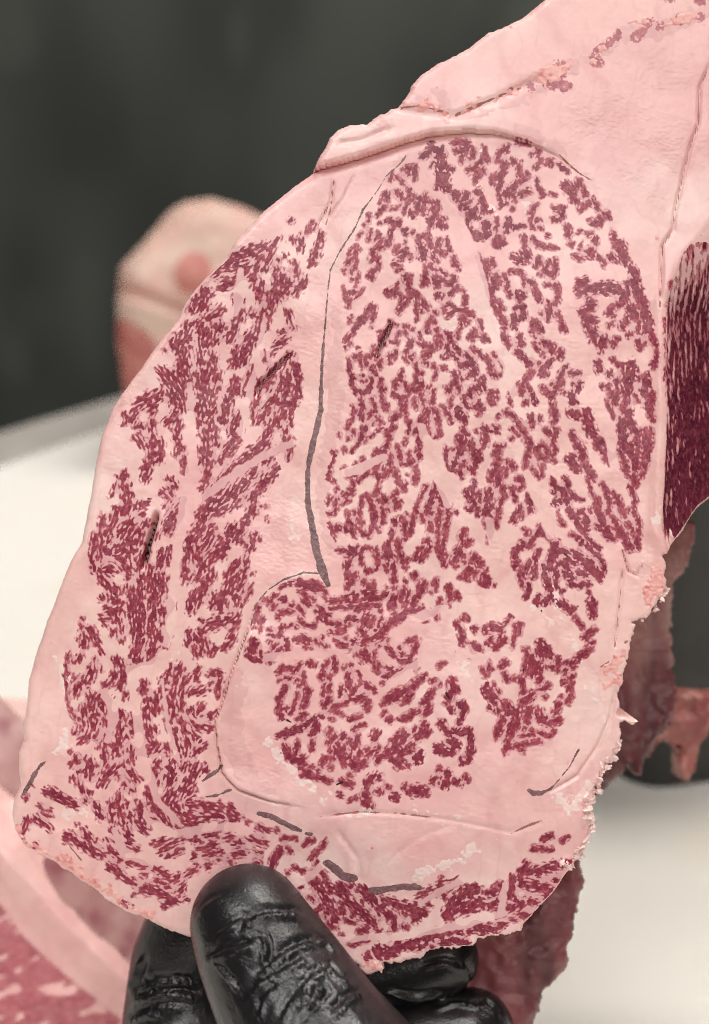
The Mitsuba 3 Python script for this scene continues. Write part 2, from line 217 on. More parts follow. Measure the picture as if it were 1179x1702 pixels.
STROKES = """
@570 220 250
700,90 760,140 770,210 800,290 w36;700,110 620,180 w16;860,70 960,70 970,110 920,150 880,140 w18;940,170 930,230 w14;1000,120 1010,190 w13;1090,110 1110,160 1090,230 1030,290 980,310 w17;1120,200 1150,230 w11;1060,320 1030,370 w20;1110,290 1105,310 w13;830,270 850,290 w17;760,330 740,420 w18;800,340 790,410 820,440 w32;700,240 690,260 w10;860,470 850,530 w16;890,480 900,520 w13;950,470 950,510 w18;1060,450 1055,480 w22;1030,460 1040,470 w11;1080,520 1110,570 1120,600 w20;1150,600 w13;930,560 915,620 905,665 w11;960,560 985,545 w11;970,580 980,610 w11;1050,610 1000,660 990,710 w20;1010,760 1060,810 1110,820 1130,780 1130,710 w20;1050,670 1090,660 w9;1170,350 1175,380 w15;520,270 520,310 w20;570,260 570,360 w18;480,290 w10;450,360 480,390 w9;430,350 w8;390,320 380,370 w7;430,460 440,500 w13;350,460 360,520 w13;320,470 300,540 w8;510,440 510,490 470,520 w15;550,490 w13;330,590 340,580 w14;270,625 300,605 w9;380,600 430,575 w8;515,520 505,570 495,620 w15;545,520 w11;600,520 600,600 560,640 w24;650,500 650,540 w22;680,540 730,560 745,600 w13;640,590 620,620 650,640 w13;710,590 730,640 710,680 690,740 w18;670,690 w13;760,680 770,730 800,740 w17;800,680 w13;285,700 w12;350,690 400,720 450,690 440,730 w15;400,720 370,780 360,880 290,900 240,930 w14;240,930 240,1000 w20;280,990 290,1040 240,1090 210,1150 w16;215,770 200,840 w8;200,640 195,690 w7;165,730 w7;140,790 115,820 w7;280,790 270,840 w9;310,850 270,900 w12;100,890 50,970 w8;120,920 100,1020 70,1080 w10;20,1030 60,1005 w7;130,1080 120,1160 w8;10,1090 w9;75,1135 w9;490,770 490,790 w16;550,780 w13;480,855 w10;420,890 430,940 490,920 w12;500,950 520,970 470,985 w19;600,860 605,820 650,800 690,850 680,890 w16;610,890 620,930 630,980 w22;415,1030 450,1040 w14;430,1085 w11;470,1070 w9;550,1000 w9;760,840 740,890 700,920 w7;740,900 800,960 w7;815,840 830,930 w12;860,980 870,1030 900,1060 w11;700,960 750,1000 w9;690,1030 690,1060 740,1080 w11;800,1100 w14;650,1040 650,1110 w9;640,1130 w11;500,1140 540,1160 w16;730,1160 790,1160 w16;865,1130 w14;430,1175 w11;1045,960 1070,1010 1090,1090 1120,1140 w16;1110,1010 w11;1160,1020 w14;1140,1060 1130,1100 w9
@790 220 320
190,90 150,110 140,170 180,190 w11;200,80 200,110 w8;260,60 320,70 w13;380,110 385,140 w9;340,140 w9;230,175 w13;270,200 280,260 w11;320,240 310,290 250,310 240,340 w10;180,190 170,250 110,280 w13;160,270 145,340 155,400 155,440 w12;210,340 205,370 w16;190,430 w11;235,370 235,410 w8;55,240 w9;280,368 325,365 w13;380,290 400,340 410,375 w13;465,378 495,378 w11;410,170 380,210 w11;460,180 w23;520,200 570,240 w8;340,490 355,450 380,440 w14;490,460 540,460 540,510 520,535 490,530 w14;560,320 600,370 610,420 w22;600,340 640,300 w15;630,290 680,380 w11;640,470 660,440 700,435 w13;740,420 760,460 w14;800,500 815,530 w11;730,545 770,560 770,520 w16;710,525 w7;240,470 w11;40,430 60,470 100,475 w16;20,360 w18;140,530 130,590 w11;215,540 200,600 w13;250,580 295,575 w13;350,520 360,590 w12;395,540 w15;410,590 w7;450,630 w9;350,660 400,690 490,710 w10;300,650 300,700 w9;310,730 320,780 280,790 240,765 w20;150,640 170,690 w18;125,650 140,690 w13;570,580 575,620 w14;640,610 w13;690,625 720,615 w7;745,640 740,670 w8;700,640 w8;590,678 w14;620,750 650,770 w18;720,740 w28;770,760 795,800 w15;660,695 w8;850,620 870,680 w13;890,670 910,730 930,790 w19;850,740 860,780 w13;880,790 w7;960,820 980,900 1000,970 1030,1060 1060,1150 w21;930,920 940,1000 w12;970,1080 1000,1150 w23;630,910 680,900 670,990 620,960 w17;640,1000 w11;700,960 780,960 870,960 900,1000 w28;830,930 w18;900,1050 920,1030 w13;700,1040 690,1090 640,1100 w19;720,1150 680,1160 w21;830,1070 810,1110 w18;840,1130 w7;920,1160 w18;10,760 40,840 70,910 w13;60,800 100,800 w12;130,870 110,950 95,990 w22;70,910 w13;110,1030 150,1110 180,1160 w14;150,1040 170,1080 w8;170,880 190,950 w8;200,860 280,860 290,900 w11;205,975 215,1000 w11;260,980 270,1040 300,1020 290,980 w9;340,920 370,990 395,1030 w14;300,930 w8;250,1080 290,1080 300,1130 270,1150 w10;240,1140 w14;390,770 390,820 w12;450,800 430,850 460,870 490,840 490,790 w13;400,880 w8;430,940 490,930 510,990 500,1040 w12;450,1050 450,1130 w16;400,1105 w6;510,1110 530,1170 w11;360,1165 w16
@560 440 260
50,160 60,230 90,310 w8;90,200 130,210 w14;80,250 100,290 w8;190,200 140,270 w10;150,150 w7;270,310 210,380 150,460 120,510 w20;290,320 260,410 w14;120,510 70,580 w12;100,400 90,440 w7;265,475 w7;75,630 w8;105,600 w7;380,180 390,240 w18;420,210 420,230 w16;460,140 450,200 480,250 w14;530,110 555,90 555,190 550,250 500,310 460,345 w14;480,260 470,300 w12;500,250 w11;600,210 640,260 690,330 w14;590,240 605,320 605,400 w11;650,340 w7;770,245 w25;740,110 760,160 780,150 w21;680,60 665,140 w14;820,140 870,140 880,90 w14;780,40 820,70 w9;890,180 850,230 w18;920,190 960,210 w7;970,250 960,300 w14;900,360 960,350 1010,365 w20;840,390 890,370 w11;850,310 870,330 w12;810,320 815,360 w9;960,390 990,440 w12;950,420 920,500 910,545 w8;1020,360 w9;750,360 w9;710,400 690,450 695,500 w13;740,420 w14;760,500 w16;760,550 750,620 w12;790,560 785,610 w7;830,520 860,530 850,570 830,610 w9;870,590 930,670 w9;840,620 820,700 w7;860,670 900,740 w8;790,700 w6;1070,420 1090,480 w11;1030,510 1000,550 1030,570 1045,540 w12;1090,540 1130,560 w16;1040,640 1090,690 1140,720 1170,800 w11;410,440 380,520 w9;440,450 460,470 w6;330,520 330,590 350,600 w14;480,510 440,590 410,580 w10;290,700 w22;310,640 w8;270,620 260,690 w8;230,700 230,740 w14;180,680 190,760 w10;140,700 w19;90,710 95,800 w9;160,620 w6;270,780 280,830 w14;330,780 320,730 w12;380,690 400,740 w8;400,690 450,660 440,700 w9;520,460 530,530 w9;545,470 w9;580,480 w13;560,580 530,640 w21;520,690 530,740 w9;570,680 580,720 w7;630,520 640,570 w7;640,600 700,620 700,650 660,690 w20;120,830 110,900 150,970 210,970 240,940 240,870 w9;130,860 w7;190,890 w7;180,830 w7;330,870 320,920 340,990 380,1090 w12;345,930 w12;350,1030 390,1060 w8;490,810 480,870 440,880 450,930 w14;520,900 545,970 w11;420,970 480,1005 530,990 w10;600,760 600,870 570,930 w16;640,820 w12;630,930 640,900 w23;590,940 w20;680,750 w9;720,770 745,810 730,870 w11;800,780 810,800 w12;880,830 900,870 920,960 w16;930,820 w7;830,940 860,920 w14;870,900 w9;945,865 w10;980,690 1030,750 1050,830 w16;920,770 980,755 w10;990,850 1020,820 w9;1010,990 1010,940 1060,930 1070,960 w12;1100,850 1120,950 w11;1060,880 w7;970,1020 1000,1080 w11;1070,1050 1090,1090 w23;1060,1130 w11;860,1000 870,1070 w12;800,1060 850,1140 w11;920,1090 930,1140 w16;960,1150 w18;1160,960 1165,1040 w9;720,970 720,1030 w16;690,920 w7;640,970 660,1060 w8;600,1000 600,1080 w11;490,1010 480,1090 w12;530,1020 500,1130 w9;460,1120 410,1160 w16;720,1080 760,1110 765,1160 w10;690,1100 690,1150 w12;640,1150 w18;190,1010 190,1080 w11;270,1010 290,1060 280,1100 240,1130 w12;170,1060 180,1150 w9;110,1070 120,1120 90,1170 w8;310,1150 w11
@780 460 330
380,270 380,310 w11;400,280 435,320 w12;385,350 w6;290,350 310,400 w18;200,340 225,400 w13;210,300 w11;270,240 270,290 w14;320,190 325,250 w11;540,250 570,320 w12;520,220 w9;285,440 320,480 360,510 w14;390,400 410,430 w9;440,385 480,410 490,440 w14;540,430 535,470 w15;500,400 w7;430,450 w6;410,510 w9;480,500 450,540 430,580 w21;460,580 w11;380,560 340,610 310,680 w12;300,630 w7;350,640 380,720 400,740 w7;395,740 w12;270,650 w11;245,690 240,760 w11;330,745 w17;580,530 550,570 540,640 490,710 w11;440,660 480,690 w12;620,570 650,570 w12;500,630 w7;560,690 w9;610,690 620,740 w20;660,640 650,670 w15;615,630 w6;495,750 500,800 505,860 w15;355,830 370,890 w13;420,840 430,860 w9;470,910 500,960 520,930 515,910 w15;390,1010 400,1060 440,1090 w12;430,990 460,1030 440,1080 w10;480,1060 510,1020 500,990 w10;470,1080 515,1090 w8;610,930 640,990 680,1040 680,1090 w12;610,1070 640,1130 w25;690,1120 730,1170 w16;600,810 640,830 w20;690,810 710,880 730,930 w32;740,940 790,980 820,1040 825,1100 w13;750,980 780,1040 810,1090 w11;220,800 270,850 310,900 340,980 350,1040 330,1120 w9;180,830 w9;160,890 170,930 w8;250,900 w9;150,690 130,700 140,760 w9;160,720 w7;100,470 120,540 150,590 w10;30,430 70,460 w10;150,460 190,500 210,550 w9;180,590 w12;60,270 w8;90,365 w18;20,370 w13;20,530 40,580 w14;60,640 90,670 w9;20,670 w11;50,770 70,790 w22;60,820 w9;90,900 100,960 90,990 w20;40,920 w11;130,930 w9;20,990 20,1080 w9;60,1040 70,1090 w9;170,1010 180,1090 w11;200,1010 w7;190,1130 170,1170 w13;240,1100 260,1130 w12;680,20 640,70 w16;720,70 790,60 880,70 920,140 w27;650,110 w14;730,170 710,200 w18;680,230 720,250 740,270 w18;700,280 730,340 750,390 w20;800,380 790,430 w23;860,400 w18;880,370 w12;830,190 w16;880,170 w12;910,290 w18;930,250 w11;950,340 w16;850,280 w7;820,300 w9;970,20 1000,80 1020,160 1050,240 w16;950,180 970,240 w16;1000,260 1010,320 w14;1060,290 1060,320 w25;1000,380 1020,430 w16;1050,400 w9;1090,350 1110,420 1110,540 w8;760,510 770,550 w16;860,490 880,520 w16;830,580 w16;910,530 920,600 w11;970,530 950,620 940,680 w30;1010,600 w12;880,610 890,680 860,730 w12;790,650 w12;830,650 850,720 870,740 w12;820,750 850,840 w11;930,690 930,790 960,850 980,900 w14;960,800 970,880 w20;1060,590 1060,700 1070,780 w25;1030,580 w11;990,690 1000,740 w7;1090,690 1085,840 w9;900,760 920,820 w6;1100,510 w9;910,870 910,960 920,1010 w20;960,980 960,1040 w16;1000,940 1000,1060 w12;1050,920 1060,1000 1050,1080 w16;890,1030 920,1130 940,1170 w12;980,1090 990,1150 w16;1040,1130 w12;1080,900 1070,1000 w7
@540 680 260
200,20 180,110 170,150 w9;110,200 w6;180,210 w6;140,280 150,310 w7;70,310 60,380 40,440 w10;50,470 40,520 w9;70,540 w6;260,40 270,70 w12;350,20 325,50 w12;225,170 w11;300,130 280,200 230,270 210,310 w10;310,230 w7;355,110 w7;400,70 420,110 w6;430,160 350,210 w6;550,40 500,90 w14;510,130 490,220 460,280 430,330 w11;470,210 w14;600,60 610,100 w8;640,100 620,190 w10;720,80 760,30 w12;750,70 700,160 680,190 w9;770,90 780,190 w10;850,30 860,110 870,190 840,210 w11;460,170 w7;290,390 300,420 w12;400,310 410,340 w12;380,370 380,490 410,540 460,490 520,450 w13;420,400 410,440 w8;490,350 500,410 w14;450,450 470,470 w12;550,270 560,330 580,370 w11;600,240 w7;640,310 660,390 w11;710,220 720,290 725,370 w11;700,300 w7;600,410 650,400 w10;690,420 690,490 685,550 w10;540,460 550,550 600,610 w9;610,560 600,610 w8;630,490 w6;150,440 180,500 w11;230,430 w8;220,500 250,500 w19;330,440 330,490 280,540 w10;190,600 w6;220,540 210,640 160,660 w10;145,640 w7;90,600 w11;150,725 190,700 w6;30,650 20,710 w8;60,660 w8;100,680 95,740 70,780 w9;30,790 w9;40,860 70,950 w8;90,890 100,920 w14;80,980 w8;330,640 290,670 280,740 265,790 w12;350,660 370,740 380,830 350,920 w14;390,640 410,590 w9;450,660 470,690 w19;420,680 w9;440,740 450,860 w11;490,760 w9;410,890 420,930 w7;390,830 400,880 w6;220,790 w12;260,830 270,850 w12;160,800 180,850 w12;200,860 220,930 w18;150,890 170,920 w14;260,890 300,930 320,945 w10;240,960 w8;540,620 520,660 w11;540,690 550,740 w9;570,700 w7;760,590 730,640 700,700 690,780 w12;770,600 w6;840,560 840,640 800,720 790,780 w15;910,630 880,680 880,720 w12;930,720 910,780 w12;990,790 w11;860,770 860,860 w12;930,810 920,900 900,990 w12;660,810 650,900 640,940 w18;740,790 740,840 w9;800,860 790,910 w18;570,830 600,890 610,960 w11;530,840 540,890 w8;610,790 w6;600,990 w7;510,930 510,990 w12;480,1020 460,1090 500,1110 w21;560,1010 570,1090 590,1150 w12;850,920 850,1020 860,1080 w11;890,1010 900,1130 w12;920,1100 w11;770,1000 w20;710,1060 680,1130 w12;790,1040 770,1100 740,1150 w11;640,1110 600,1170 w9;870,890 w9;1050,910 1030,960 1030,1000 w12;1090,1000 w16;1000,1060 990,1120 w10;1050,1110 w10;1120,1110 1110,1160 w12;200,1060 210,1090 w32;120,1070 w8;250,1050 w14;330,1040 290,1090 280,1160 w11;380,1050 390,1110 390,1160 w12;180,1160 w11;480,1165 w9;530,1165 w9;920,20 960,100 w10;1010,40 1050,90 w12;1050,60 w14;1040,140 1060,190 w12;1020,200 1010,330 970,430 w11;910,300 920,390 940,440 w10;960,300 w8;940,440 1010,460 w11;1040,240 1050,300 w11;1100,260 1110,340 w11;1130,340 1130,430 1110,460 w16;1050,400 1030,460 1040,510 w8;1150,180 w7;1160,20 w11;1110,540 1120,640 w9;1060,610 1090,660 w12;1120,700 1090,750 w14;1150,750 1165,800 w11;1165,640 w12
@760 700 320
170,60 180,110 w22;120,60 w11;30,60 60,90 w8;250,40 240,70 w7;210,80 w7;90,130 90,220 w7;30,130 20,190 w9;130,180 120,260 w8;330,50 370,80 w7;330,120 w11;380,30 430,130 440,190 415,280 w9;260,160 230,200 w8;260,180 260,250 w8;30,270 w14;80,290 w14;100,310 w7;250,270 240,330 250,370 w20;210,320 190,360 w13;300,290 290,330 w8;330,260 w14;310,240 w8;350,280 w9;370,340 410,360 410,400 380,420 w11;340,400 350,490 w9;290,400 290,450 w12;290,450 250,520 250,640 w11;200,440 190,500 180,560 w25;140,470 w13;60,430 w16;90,400 100,470 w9;90,510 w11;120,530 w9;190,590 190,640 w16;210,670 205,740 w12;50,670 30,710 w12;75,740 w14;40,760 w7;20,820 w14;45,860 w8;110,840 150,870 140,900 w11;90,870 w9;90,920 120,930 w14;60,970 60,1010 w12;20,950 w11;180,960 170,1010 w23;190,920 w8;215,1000 w7;20,1080 w13;440,460 450,560 w8;450,470 490,530 510,580 w8;390,530 360,580 350,610 w14;400,580 w8;420,680 w11;400,660 w7;510,650 470,710 430,770 w16;520,680 570,710 w9;400,750 350,820 350,890 w20;390,890 390,1020 w8;430,870 420,950 w12;440,1010 420,1080 w12;350,980 w7;500,800 480,870 480,950 w15;600,750 590,850 570,900 w25;620,790 670,810 w11;545,930 560,1000 570,1060 540,1110 w16;500,1080 490,1120 w14;610,900 610,1000 w12;620,1020 w11;640,860 690,900 w12;660,850 720,870 w8;670,930 700,960 w16;740,930 790,940 w12;700,1000 800,1000 w12;650,1040 w7;800,1050 w14;640,1110 680,1140 w21;600,1090 w11;720,1150 w14;820,1100 820,1160 w16;700,70 740,130 770,190 770,230 w9;690,230 720,270 w20;780,270 830,340 w14;840,90 w14;850,140 890,210 930,260 w11;870,130 920,180 930,230 w11;480,180 510,230 540,230 540,150 500,150 w10;580,190 600,170 w9;600,240 w9;460,290 500,340 w9;520,280 520,330 w9;580,360 610,410 w12;670,350 690,430 740,480 770,480 w9;790,350 830,450 w6;590,440 w9;600,500 620,500 w23;650,420 680,500 w16;620,570 650,640 w9;700,480 w11;690,540 740,620 790,690 w12;760,560 800,620 w16;820,550 w10;800,640 w11;730,590 w11;700,690 730,700 w12;850,480 880,570 900,640 w18;860,640 920,690 960,720 w11;890,380 930,460 940,540 w12;960,430 1000,520 1020,570 w9;930,560 990,620 w9;980,620 1000,680 1070,780 w20;920,660 940,700 w20;1040,620 1090,720 1110,780 w9;1080,490 1110,640 1110,730 w9;1070,400 1090,490 w12;1050,540 w7;720,800 770,870 860,950 w18;800,760 870,840 890,900 880,970 w11;760,740 w12;850,760 w6;780,690 870,780 w6;1000,60 1010,130 w18;1040,140 1060,200 w20;1020,240 1040,310 w14;1100,200 1100,280 w12;1080,330 1100,400 w12;1140,200 1130,350 w9;1050,20 1100,60 w20;1150,100 1140,160 w11;1160,250 w7
@400 900 300
670,60 760,60 w16;700,90 740,80 w21;640,50 w9;790,90 790,150 w9;770,50 w8;840,40 w8;880,60 900,120 890,180 w9;960,50 970,90 w21;930,90 w9;1040,40 1060,140 w9;1100,100 w7;1150,120 w11;700,150 700,220 710,300 w18;740,220 730,280 w16;820,195 w16;855,190 w12;800,260 810,280 w12;860,270 870,300 w7;840,320 850,350 w34;950,160 950,190 w9;1000,160 1000,250 w10;1080,180 w14;1080,260 w11;1140,220 1150,250 w14;1160,100 w7;250,290 330,280 w7;380,280 430,290 490,300 w21;480,270 550,340 w12;380,340 w7;430,370 440,400 w21;420,340 w16;480,370 w9;600,385 680,380 700,360 w18;730,390 760,360 w23;800,380 900,370 960,340 w16;560,370 w9;210,360 190,400 w12;240,350 w7;270,380 w21;220,430 w11;160,380 w9;340,415 w16;380,430 410,480 w9;250,480 290,460 340,470 w8;240,500 w7;120,430 100,500 120,520 w10;150,500 140,560 w9;90,560 w6;130,580 w7;510,440 530,470 510,500 w23;560,480 w23;590,435 720,430 w11;760,440 820,430 900,420 w16;910,460 w9;390,520 430,550 480,560 w12;330,550 w14;360,560 w8;270,560 260,610 w14;200,600 240,610 w8;205,570 w7;300,570 w7;590,530 640,540 w12;690,520 740,500 w11;640,590 680,570 w12;600,600 w9;760,520 w16;720,550 w8;830,480 820,550 w14;860,510 840,560 w11;790,590 800,620 w18;690,620 w8;740,650 w14;640,670 680,680 w16;700,700 w12;620,650 w6;930,500 910,550 w8;890,570 w6;90,650 70,720 w18;120,660 w14;60,750 110,770 w20;170,740 190,770 w21;130,720 w12;200,650 w7;210,700 230,680 w9;260,720 240,740 w10;300,650 300,720 w12;320,690 w6;370,640 410,630 440,640 w18;430,690 w10;490,640 w7;520,670 500,650 w7;540,620 w6;560,680 540,720 w8;460,700 w6;1180,450 1090,460 1050,510 960,560 930,600 w14;1080,470 w11;920,620 850,650 800,670 w16;800,720 830,760 w21;760,740 w11;800,790 w7;880,740 870,790 890,830 w10;910,800 910,850 w12;970,640 w6;960,690 1010,750 w12;900,690 w7;1050,690 w6;1090,650 1140,640 1140,720 1090,780 1050,780 w14;1060,730 w9;1150,800 1140,840 w12;960,820 990,840 w7;960,880 1010,870 1060,850 w16;940,930 w7;980,430 1000,380 w8;1020,420 1010,470 w8;1050,330 1060,390 w10;1100,330 1090,400 w8;1150,370 1140,420 w11;1010,300 w9;960,290 w7;940,330 w9;1090,430 w12;450,790 470,800 w20;380,800 350,840 w12;320,820 270,820 240,860 w12;250,910 w9;300,890 320,890 w10;360,910 w8;410,870 415,930 w13;390,940 w7;300,950 280,990 250,1040 250,1120 270,1160 w11;370,1000 350,1090 320,1110 w9;290,1090 w9;440,970 420,1070 w13;410,1080 w12;430,1130 370,1160 w9;480,1170 w8;600,760 620,790 610,840 w12;560,790 540,850 520,900 w12;560,910 w12;580,880 w8;540,960 540,1000 w10;580,960 w12;580,1010 560,1070 w9;540,1060 w8;680,820 w9;730,810 w12;700,880 720,940 w18;770,870 780,910 w7;750,950 730,1000 w14;790,930 w8;690,960 w7;660,950 650,990 w8;830,950 870,970 w18;740,1040 800,1030 830,1050 820,1100 w16;700,1060 610,1080 600,1110 w11;640,1120 w8;760,1140 720,1160 w11;670,1140 w11;600,1165 w11;540,1140 w11;930,1060 960,1040 1050,1000 1080,970 1170,920 w16;950,1110 930,1140 w12;1080,1040 1120,1000 w14;970,1165 w23;1080,1140 1130,1110 w11;1170,1110 w7
@640 900 370
70,30 90,120 w8;130,90 w8;200,40 160,90 w8;230,60 200,100 w7;280,30 300,80 320,120 w11;370,100 400,40 w12;380,130 w7;440,20 w9;480,90 510,130 w10;460,150 430,190 w18;400,190 w9;480,180 w11;440,230 w10;520,210 530,240 w14;550,190 w12;575,230 w7;210,220 180,300 w12;270,200 275,260 w8;250,220 w7;240,280 w8;60,290 50,340 w8;100,250 90,310 w8;130,320 w7;290,320 280,410 w8;240,380 w7;170,400 200,410 220,430 w9;120,370 40,430 w11;350,240 350,300 w14;380,290 400,290 w10;345,340 w6;380,430 400,480 415,540 w16;420,400 w8;440,410 w6;470,470 w11;530,470 w18;560,460 610,470 w18;650,420 680,390 w8;620,520 590,560 w15;560,520 w11;540,540 w11;470,540 490,580 w12;450,610 500,590 w9;640,430 w11;700,460 680,550 w12;730,430 720,490 w10;620,660 650,640 w11;640,700 650,740 w10;510,680 520,720 w12;550,650 540,710 w8;575,680 w7;690,720 w10;750,570 750,640 740,690 w11;780,630 800,680 770,690 w25;820,540 830,600 w18;860,570 870,600 w16;830,660 820,730 w16;760,700 w14;720,720 730,800 w11;880,660 w14;920,620 910,680 w12;960,640 1000,630 w12;1020,610 1090,570 w12;960,690 w9;1000,670 w8;1100,540 w9;1060,510 1110,470 w11;1080,520 w11;950,745 w18;990,720 980,790 w11;820,780 870,760 w9;850,830 w14;730,850 780,810 w12;720,880 w12;990,820 970,860 w8;920,880 910,910 w16;930,830 w7;540,790 560,830 580,850 w23;580,760 w7;600,800 w11;640,860 650,900 w21;560,880 w9;700,910 690,960 660,1010 w23;600,900 w11;630,930 600,980 590,1040 570,1070 w12;760,880 750,950 w11;820,920 840,950 w21;800,900 w12;660,1060 650,1100 w16;640,1120 w12;740,980 w9;780,1000 w8;720,1030 780,1030 w9;860,970 900,960 930,950 w11;690,1090 760,1080 820,1070 w9;820,1020 870,1040 900,1000 w8;730,1110 w9;1060,90 1130,190 w11;940,330 980,370 w20;1090,320 1100,400 w15;1010,410 1050,460 w7;280,660 310,650 w10;260,740 w10;290,760 w7;210,720 130,780 w12;130,820 100,850 w12;80,790 20,840 w13;260,800 210,860 w12;250,870 220,910 w10;150,900 90,950 w12;30,950 w18;350,740 370,800 340,830 w18;400,870 420,900 390,960 w12;340,890 w21;320,870 w9;300,970 320,1010 w16;360,1000 w11;400,1010 450,1000 460,1080 450,1150 w14;210,970 220,1020 180,1040 w20;100,1020 50,1060 w14;150,990 w10;30,1100 w14;120,1090 80,1130 w18;190,1130 170,1160 w20;290,1090 w20;350,1050 380,1090 w20;330,1130 w9;410,1160 w9
@380 1240 400
290,20 310,60 w12;330,60 370,80 w11;360,110 390,140 w11;370,150 430,160 500,170 w9;470,80 510,60 w9;430,130 w10;540,40 560,80 w10;500,110 w8;610,80 620,110 w12;560,180 590,190 w14;600,150 w8;550,240 w8;600,265 640,255 w10;680,230 680,290 w20;700,150 680,190 w20;740,160 w14;780,40 830,100 w21;870,100 w12;740,230 w12;820,250 w23;780,200 w10;860,190 w11;900,220 960,220 w25;980,240 w9;930,60 w25;1010,170 w21;1080,140 1060,200 w20;1030,110 w12;1120,180 w18;1170,160 w11;720,50 w9;640,30 w9;670,20 w11;1150,80 w12;1030,20 1100,30 w16;20,330 60,350 w9;100,380 w6;20,450 w11;60,480 w7;110,450 180,480 w11;150,400 200,420 w7;130,510 160,530 w9;240,420 w6;270,460 320,460 w7;30,530 80,530 w11;250,510 210,580 w12;290,520 w11;140,580 w11;380,480 400,465 w11;470,480 410,550 w9;330,600 370,620 w10;290,630 w8;440,590 470,640 w12;400,640 420,690 w12;350,690 w9;330,730 w8;480,670 510,720 w12;450,720 w11;540,690 580,740 w12;400,760 w11;450,790 430,840 w12;500,770 w11;560,770 550,820 w12;590,690 w14;480,840 w10;500,880 530,900 w9;610,820 w16;580,860 620,870 w9;650,780 w11;700,750 w10;680,830 w10;770,780 w8;740,830 w9;560,940 w7;600,970 670,960 w8;640,920 700,890 w12;740,920 w12;700,870 w8;800,840 820,900 w14;860,830 w12;870,890 w10;790,940 w9;920,800 920,850 w20;980,790 w14;960,830 w12;1040,670 w12;1010,720 950,750 w6;1080,700 w8;1060,740 w11;1100,780 1080,840 w20;1160,720 1140,800 w20;740,1010 760,1040 w25;690,1050 w20;810,1030 w18;880,1000 900,1000 w12;940,1000 w14;1000,990 w12;1060,980 w12;1120,990 w14;1050,930 w20;1170,920 w12
@560 1400 500
520,200 550,190 w20;470,230 430,290 w18;500,270 560,250 w22;600,200 620,190 w12;620,240 600,260 w12;640,170 w9;740,90 720,140 w11;760,100 w9;690,150 680,220 w14;740,180 w8;800,120 w14;830,110 w8;900,90 930,90 w12;700,240 w11;790,170 w12;840,190 830,220 w11;720,290 760,300 w9;780,240 w9;690,310 w9;860,150 w9;800,270 w9;540,340 620,340 w14;650,330 w12;580,360 w12;500,400 430,400 w12;400,370 w11;350,400 w11;300,410 w12
@150 280 400
850,380 760,420 690,460 620,510 w20;700,480 760,490 w22;840,420 820,480 790,540 w13;800,580 w8;660,560 720,550 640,590 w14;560,600 550,680 w20;580,620 w14;520,640 490,690 w13;640,690 570,740 w13;540,770 w18;480,780 460,830 w22;440,840 420,860 w24;450,900 450,980 w24;520,760 w13;570,800 560,860 w26;630,780 w22;600,840 w18;670,830 w11;530,900 540,960 w13;600,930 590,1000 w22;640,1000 w11;520,1060 540,1120 w22;590,1100 w26;620,1080 w13;600,1160 w18;340,990 w11;360,900 w8;380,1020 440,1030 450,1120 w20;440,1160 w20;330,1110 240,1150 w20;290,1150 w13;920,340 900,390 870,470 w10;985,260 w9;990,350 w13;1030,350 1030,400 w13;1060,310 1090,260 1100,290 w7;1130,320 1110,410 1090,470 w12;1050,540 1010,600 w13;960,430 w9;1000,470 1010,520 w8;930,460 w7;950,520 940,580 930,640 w13;970,560 960,610 w13;910,500 900,570 890,680 870,780 w8;850,490 w8;830,560 820,640 w12;870,620 w11;880,680 w7;790,690 w6;800,720 830,730 w12;725,640 735,740 w16;790,810 760,840 w12;810,780 w7;720,890 700,960 w14;750,910 w9;940,800 w13;960,840 900,870 w12;970,700 980,740 w11;1000,780 w7;790,980 770,1060 w8;720,1050 720,1100 w13;760,1100 w11;830,1040 810,1160 w8;690,1140 w9;980,910 940,960 w11;940,1020 930,1080 w11;870,1080 w8;1000,960 1020,1040 1000,1130 980,1170 w13;930,1150 w11;840,900 860,940 w7;890,900 w6
@0 620 400
